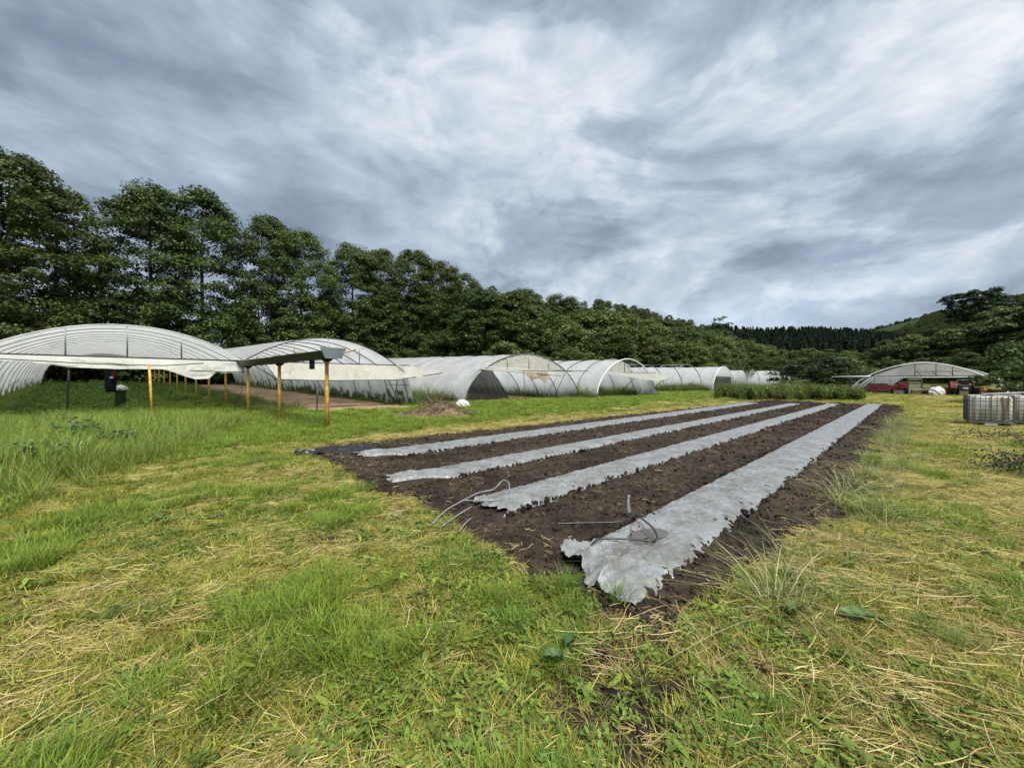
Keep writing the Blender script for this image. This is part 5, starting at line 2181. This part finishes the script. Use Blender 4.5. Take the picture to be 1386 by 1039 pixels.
MIXG = GREENS + [(0.22, 0.21, 0.06)]
short_g = [tuft(100 + i, 36, 0.07, 0.050 + 0.012 * (i % 3), 0.0052, 0.7, MIXG) for i in range(5)]
lush_g = [tuft(120 + i, 46, 0.085, 0.095 + 0.022 * i, 0.0060, 0.55, [(0.15, 0.225, 0.026), (0.19, 0.25, 0.032), (0.12, 0.19, 0.024)]) for i in range(3)]
yel_g = [tuft(140 + i, 32, 0.075, 0.065, 0.0045, 0.9, STRAWS[3:] + MIXG[2:5]) for i in range(3)]
straw_t = [straw_tuft(160 + i, 26, 0.075, 0.09 + 0.025 * i, 0.0032, STRAWS) for i in range(5)]
weeds = [leaf_tuft(180 + i, 16 + 4 * i, 0.08, 0.075, 0.013 + .0025 * i, [(0.105, 0.165, 0.028), (0.14, 0.20, 0.036), (0.08, 0.135, 0.026)]) for i in range(4)]
weeds += [leaf_tuft(190 + i, 8, 0.06, 0.09, 0.021, [(0.16, 0.22, 0.036), (0.11, 0.175, 0.03)], 1.8) for i in range(2)]
LAWN = short_g + lush_g + yel_g + straw_t + weeds     # 0-4 short, 5-7 lush, 8-10 yellowing, 11-15 straw, 16-21 weeds


def polar_points(n, d0, d1, power, half=R(64)):
    """points thinning out with distance"""
    q_ = rng.random(n)
    e = 2 - power
    d = (d0 ** e + q_ * (d1 ** e - d0 ** e)) ** (1 / e)
    a = rng.uniform(-half, half, n)
    return d * np.sin(a), d * np.cos(a), d


def blocked(x, y):
    """where no lawn grows: soil, floors, film"""
    b = field_sd(x, y) < -0.02
    s, t = gh_ab(x, y)
    b |= (s > 2.4) & (s < 8.6) & (t > -2.0 + (fbm(x, y, 1.0, 3, 71) - .5) * 3) & (t < 45)
    dx, dy = x + 3.35, y - 27.7
    det = U[0] * V[1] - U[1] * V[0]
    s2 = (dx * V[1] - dy * V[0]) / det
    t2 = (U[0] * dy - U[1] * dx) / det
    b |= (s2 > 0.6) & (s2 < 11.4) & (t2 > 0.3) & (t2 < 38)
    m_ = G(585, 563)
    b |= (((x - m_[0] + .2) / 1.9) ** 2 + ((y - m_[1]) / 0.75) ** 2) < 1
    return b


def tall_zone(x, y):
    """the tongue of uncut grass on the left, 0..1"""
    e = fbm(x, y, 0.8, 3, 19) - 0.5
    a = sstep(0.0, 1.2, -(x + 6.1 + 0.38 * (y - 6)) + e * 1.2) * sstep(4.4, 5.6, y + e) * (1 - sstep(15.5, 18, y + 0.2 * x + 4))
    return a


def build_lawn():
    parts = []
    for (n, d0, d1, pw) in ((30000, 0.7, 5.5, 0.35), (46000, 5.5, 16, 1.0), (36000, 16, 62, 1.35)):
        x, y, d = polar_points(n, d0, d1, pw)
        parts.append((x, y, d))
    x = np.concatenate([p_[0] for p_ in parts])
    y = np.concatenate([p_[1] for p_ in parts])
    d = np.concatenate([p_[2] for p_ in parts])
    ok = ~blocked(x, y)
    br = bare(x, y)
    ok &= rng.random(len(x)) > br * 0.86
    x, y, d = x[ok], y[ok], d[ok]
    st = straw(x, y)
    u_ = rng.random(len(x))
    patch = fbm(x, y, 1.1, 3, 55)
    wpatch = sstep(0.52, 0.66, fbm(x, y, 0.7, 3, 66)) * (np.hypot(x, y) < 14)
    t_ = V[0] * x + V[1] * y
    edge = np.exp(-(field_sd(x, y) / 0.35) ** 2)
    idx = np.where(u_ < 0.72, rng.integers(0, 5, len(x)), rng.integers(8, 11, len(x)))
    idx = np.where((patch > 0.60) & (u_ < .6) & (st < .6), rng.integers(5, 8, len(x)), idx)
    u2 = rng.random(len(x))
    idx = np.where(u2 < st * 0.88, np.where(rng.random(len(x)) < 0.72, rng.integers(11, 16, len(x)), rng.integers(8, 11, len(x))), idx)
    idx = np.where((rng.random(len(x)) < 0.06 + 0.22 * wpatch) & (d < 12) & (st < .75), rng.integers(16, 22, len(x)), idx)
    green = sstep(9.6, 12.2, t_) * (st < .3)
    idx = np.where((green > rng.random(len(x)) * 1.4), rng.integers(5, 8, len(x)), idx)
    s = rng.uniform(0.7, 1.25, len(x)) * (1 + 0.035 * np.maximum(d - 5, 0)) * np.where(d > 16, 1.25, 1)
    s = np.where(idx >= 16, np.minimum(s, 1.5) * 0.85, s)
    sz = s * rng.uniform(0.75, 1.25, len(x)) * np.where((idx < 11) & (st > .5), 0.75, 1.0)
    sz = np.where(d > 10, sz / (1 + 0.02 * (d - 10)), sz)
    z = H(x, y) + (1 - sstep(20, 40, d)) * (fbm(x, y, 1.3, 3, 3) - 0.5) * 0.05
    rot = np.stack([rng.normal(0, .12, len(x)), rng.normal(0, .12, len(x)), rng.uniform(0, 6.28, len(x))], 1)
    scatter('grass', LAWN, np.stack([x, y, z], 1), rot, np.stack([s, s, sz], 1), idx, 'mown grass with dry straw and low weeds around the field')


build_lawn()


def build_tall():
    tg = [tuft(220 + i, 40, 0.12, 0.50 + .1 * i, 0.0085, 0.32, [(0.13, 0.21, 0.028), (0.17, 0.245, 0.036), (0.105, 0.18, 0.03), (0.28, 0.30, 0.08)], 5, 0.9) for i in range(3)]
    x, y, d = polar_points(16000, 4.2, 21, 0.6)
    w = tall_zone(x, y)
    ok = (w > rng.random(len(x))) & (x < -2)
    x, y, w = x[ok], y[ok], w[ok]
    s = rng.uniform(.6, 1.15, len(x)) * (0.55 + 0.45 * w)
    rot = np.stack([rng.normal(0, .1, len(x)), rng.normal(0, .1, len(x)), rng.uniform(0, 6.28, len(x))], 1)
    o_ = scatter('tall_grass', tg, np.stack([x, y, H(x, y)], 1), rot, s, rng.integers(0, 3, len(x)), 'uncut tall green grass at the left before the first tunnel')
    # rank growth at the feet of the tunnels and at the field edges
    tg2 = [tuft(230 + i, 36, 0.16, 0.55 + .15 * i, 0.012, 0.35, [(0.10, 0.14, 0.035), (0.14, 0.17, 0.05), (0.07, 0.11, 0.03)], 5, 0.8) for i in range(3)]
    pts = []

    def strip(O, u, v, s0, s1, t0, t1, n, sc):
        s_ = rng.uniform(s0, s1, n)
        t_ = rng.uniform(t0, t1, n)
        pts.append(np.stack([O[0] + u[0] * s_ + v[0] * t_, O[1] + u[1] * s_ + v[1] * t_, np.full(n, sc)], 1))
    strip((-3.35, 27.7), U, V, -2.4, -0.1, 0.6, 26, 500, 1.5)
    strip((8.0, 36.2), U, V, -2.2, -0.1, -0.3, 20, 240, 1.7)
    strip((8.0, 36.2), U, V, 1.4, 7.6, 0.2, 2.5, 200, 1.5)
    strip((22.7, 55.0), U, V, -1, 9.2, -1.5, 3.0, 420, 1.8)
    strip(GUT, U, V, 9.0, 11.0, -1, 22, 420, 1.3)
    strip(GUT, U, V, 7.9, 8.7, -0.3, 40, 220, 0.4)
    strip(GUT, U, V, 0.3, 2.6, -2, 44, 700, 0.75)
    q_ = np.concatenate(pts)
    s = q_[:, 2] * rng.uniform(.6, 1.2, len(q_))
    scatter('rank_grass', tg2, np.stack([q_[:, 0], q_[:, 1], H(q_[:, 0], q_[:, 1])], 1), np.stack([rng.normal(0, .1, len(q_)), rng.normal(0, .1, len(q_)), rng.uniform(0, 6.28, len(q_))], 1),
            s, rng.integers(0, 3, len(q_)), 'rank green grass along the feet of the tunnels')


build_tall()


def build_edge():
    """long half-dry stalks along the right-hand edge of the soil, and single tussocks in the foreground"""
    lg = [tuft(240 + i, 22, 0.05, 0.34 + .08 * i, 0.0055, 0.75, [(0.11, 0.16, 0.045), (0.16, 0.19, 0.07), (0.36, 0.33, 0.17), (0.42, 0.38, 0.22)], 6, 1.1) for i in range(3)]
    hay = [straw_tuft(250 + i, 34, 0.11, 0.21, 0.0030, STRAWS[:3] + [(0.40, 0.26, 0.13)], 0.06) for i in range(3)]
    tus = [tuft(260 + i, 110, 0.10, 0.27, 0.0058, 0.45, [(0.12, 0.205, 0.024), (0.15, 0.23, 0.032), (0.095, 0.17, 0.022)], 5, 0.7) for i in range(2)]
    px = []
    idx = []
    s = []
    # edge stalks
    k = 0
    while k < 150:
        a, n_ = rng.uniform(1.6, 22) , rng.uniform(-0.75, 0.9)
        x, y = a * RU[0] + n_ * RN[0], a * RU[1] + n_ * RN[1]
        sd = float(field_sd(np.array([x]), np.array([y]))[0])
        if -0.12 < sd < 0.4:
            px.append((x, y))
            idx.append(int(rng.integers(0, 3)))
            s.append(rng.uniform(.6, 1.2))
            k += 1
    # hay wads
    for (a, b, n_, sp) in ((860, 850, 14, .22), (885, 870, 10, .15), (1250, 850, 70, .8), (1180, 760, 50, .8), (1300, 760, 40, 1.0), (1120, 950, 20, .35), (1330, 900, 36, .5),
                           (60, 900, 14, .4), (320, 880, 8, .25), (170, 720, 20, .6), (830, 905, 8, .12), (1230, 690, 30, 1.0), (1240, 985, 20, .35), (560, 860, 4, .2), (40, 960, 8, .25)):
        c = G(a, b)
        for i in range(n_):
            x, y = c[0] + rng.normal(0, sp), c[1] + rng.normal(0, sp * .8)
            if float(field_sd(np.array([x]), np.array([y]))[0]) < -0.05:
                continue
            px.append((x, y))
            idx.append(3 + int(rng.integers(0, 3)))
            s.append(rng.uniform(.7, 1.15))
    # thin straw on the soil
    for i in range(2600):
        a, n_ = 1.6 + 22 * rng.random() ** 1.6, rng.uniform(-10, 0)
        x, y = a * RU[0] + n_ * RN[0], a * RU[1] + n_ * RN[1]
        sd = float(field_sd(np.array([x]), np.array([y]))[0])
        if sd > 0 or (sd < -0.7 and rng.random() > .30):
            continue
        if any(abs(n_ - c_) < hw + .05 and a > a0 for (c_, hw, a0, a1) in ROWS):
            continue
        px.append((x, y))
        idx.append(9 + int(rng.integers(0, 2)))
        s.append(rng.uniform(.6, 1.1))
    sparse_s = [straw_tuft(270 + i, 6, 0.10, 0.15, 0.0032, STRAWS[:4], 0.05) for i in range(2)]
    # vivid tussocks
    for (a, b, sc, n_, sp) in ((770, 815, .68, 6, .12), (735, 850, .62, 6, .16), (775, 872, .6, 4, .10), (1165, 832, .6, 3, .06), (1275, 870, .55, 3, .06), (620, 765, .55, 6, .2), (555, 730, .55, 5, .25),
                               (170, 835, .6, 3, .08), (330, 830, .6, 3, .1), (430, 910, .55, 3, .1), (1150, 800, .45, 2, .05), (1240, 640, .9, 6, .4), (1190, 700, .7, 4, .2), (220, 940, .5, 3, .06), (1370, 815, .6, 3, .1),
                               (1090, 980, .5, 4, .12), (130, 700, .8, 6, .3), (520, 800, .55, 3, .1), (1010, 985, .55, 4, .1), (60, 1030, .6, 3, .06)):
        c = G(a, b)
        for i in range(n_):
            px.append((c[0] + rng.normal(0, sp), c[1] + rng.normal(0, sp)))
            idx.append(6 + int(rng.integers(0, 2)) + 0)
            s.append(sc * rng.uniform(.6, 1.1))
    dummy = tus
    px = np.array(px)
    on = field_sd(px[:, 0], px[:, 1]) < 0
    z = np.where(on, soil_z(px[:, 0], px[:, 1]) + 0.005, H(px[:, 0], px[:, 1]))
    vs = lg + hay + tus + [tuft(268, 8, .03, .1, .004, .6, GREENS)] + sparse_s
    rot = np.stack([rng.normal(0, .1, len(px)), rng.normal(0, .1, len(px)), rng.uniform(0, 6.28, len(px))], 1)
    scatter('long_stalks', vs, np.stack([px[:, 0], px[:, 1], z], 1), rot, np.array(s), np.array(idx), 'tussocks and long dry stalks around the edges of the soil')


build_edge()


def build_crop():
    cr = [leaf_tuft(300 + i, 60, 0.42, 0.75, 0.075, [(0.10, 0.18, 0.03), (0.14, 0.225, 0.042), (0.07, 0.13, 0.026)], 1.2) for i in range(3)]
    x, y, d = polar_points(9000, 14, 62, 0.7)
    s, t = gh_ab(x, y)
    e = fbm(x, y, 0.5, 3, 88)
    ok = (s > -8.3) & (s < -0.5 + (e - .5) * 2) & (t > -2.5 + e * 3) & (t < 45)
    ok &= ~((s > -4.0) & (t < 9) & (rng.random(len(x)) < .8))
    x, y, t = x[ok], y[ok], t[ok]
    sc = rng.uniform(.6, 1.1, len(x)) * (0.62 + 0.55 * sstep(0, 40, t))
    scatter('crop_plants', cr, np.stack([x, y, H(x, y)], 1), np.stack([0 * x, 0 * x, rng.uniform(0, 6.28, len(x))], 1), np.stack([sc, sc, sc * 1.1], 1), rng.integers(0, 3, len(x)),
            'dense leafy green crop inside the leftmost tunnel', 'crop')
    # weeds between the field and the shelter
    wd = [leaf_tuft(320 + i, 110, 0.40, 1.5, 0.075, [(0.11, 0.165, 0.034), (0.14, 0.19, 0.045), (0.08, 0.125, 0.028)], 1.8) for i in range(3)]
    wd += [tuft(330, 50, 0.35, 1.5, 0.02, 0.22, [(0.12, 0.155, 0.04), (0.15, 0.175, 0.055)], 5, .6)]
    px = rng.uniform(972, 1168, 900)
    dd = rng.uniform(30.5, 44, 900)
    x = (px - 693) / 520 * dd
    y = dd
    n_ = x * RU[0] + y * RU[1]
    ok = (field_sd(x, y) > 0.8) & ~((px < 1000) & (dd < 34)) & ~((px > 1150) & (dd > 38))
    x, y = x[ok], y[ok]
    k = len(x)
    top = 1.0 - 0.35 * sstep(1080, 1160, px[ok]) * (dd[ok] > 34)
    sc = rng.uniform(.6, 1.15, k) * top
    scatter('tall_weeds', wd, np.stack([x, y, H(x, y)], 1), np.stack([rng.normal(0, .06, k), rng.normal(0, .06, k), rng.uniform(0, 6.28, k)], 1), sc, rng.integers(0, 4, k),
            'tall green weeds between the field end and the far tunnels', 'weeds')


build_crop()


def nettle(px, py, h, label, seed):
    c = G(px, py)
    r = np.random.default_rng(seed)
    root = empty('nettle_plant', (c[0], c[1], 0), label, 'plant')
    mb_ = MB()
    cen, nn = [], []
    for i in range(9):
        a, L = r.uniform(0, 6.28), h * r.uniform(.6, 1.0)
        b = np.array([r.normal(0, .12), r.normal(0, .12), 0])
        tip = b + np.array([math.cos(a) * .16, math.sin(a) * .16, L])
        mb_.tube([b, (b + tip) / 2 + r.normal(0, .02, 3), tip], [.008, .006, .003], 5)
        for k in range(46):
            t = r.uniform(.15, 1.0)
            aa = r.uniform(0, 6.28)
            rr = (.16 * (1.1 - t) + .04)
            cen.append(b + (tip - b) * t + np.array([math.cos(aa) * rr, math.sin(aa) * rr, 0]))
            nn.append([math.cos(aa) * .4, math.sin(aa) * .4, 1.0])
    mb_.build('stem', M['sage'], root, True)
    cen = np.array(cen)
    v, f = diamonds(cen, np.array(nn) + r.normal(0, .25, cen.shape), r.uniform(.03, .06, len(cen)), 1.5, r)
    col = np.repeat(np.array([[0.07, 0.135, 0.03]]) * r.uniform(.6, 1.4, (len(cen), 1)), 4, axis=0)
    obj('leaves', new_mesh('leaves', v, f, M['leaf'], False, {'col': col}), root)['kind'] = 'stuff'


nettle(108, 606, 0.85, 'bushy nettle plant standing above the tall grass on the left', 1)
nettle(150, 612, 0.6, 'lower nettle plant right of the bushy one in tall grass', 2)
nettle(60, 640, 0.7, 'leafy plant in the tall grass left of the nettles', 3)


def big_leaf(px, py, rz, L, label):
    c = G(px, py)
    pts = []
    for i in range(13):
        t = i / 12
        w = 0.30 * L * math.sin(math.pi * min(t * .95 + .05, 1)) ** .8
        row = []
        for k in range(7):
            s = k / 3 - 1
            row.append((L * (t - .5), s * w, 0.06 + 0.035 * abs(s) - 0.05 * (t - .4) ** 2 + 0.006 * math.sin(t * 20 + s * 3)))
        pts.append(row)
    o_ = sheet('dock_leaf', pts, leaf_dark)
    o_.location = (c[0], c[1], .02)
    o_.rotation_euler = (0, 0.08, rz)
    tag(o_, label, 'leaf')


leaf_dark = leaf_mat('dock_leaf', False, (0.085, 0.145, 0.045), .25, .45)
big_leaf(1162, 851, 2.7, .19, 'broad dark green leaf lying on straw to the right of the soil')
big_leaf(1078, 842, .5, .15, 'broad pale green leaf among stalks near the soil edge')
big_leaf(772, 890, .9, .11, 'round green leaf at the foot of the vivid tussock')
big_leaf(748, 912, .2, .12, 'broad grey-green leaf below the vivid tussock')
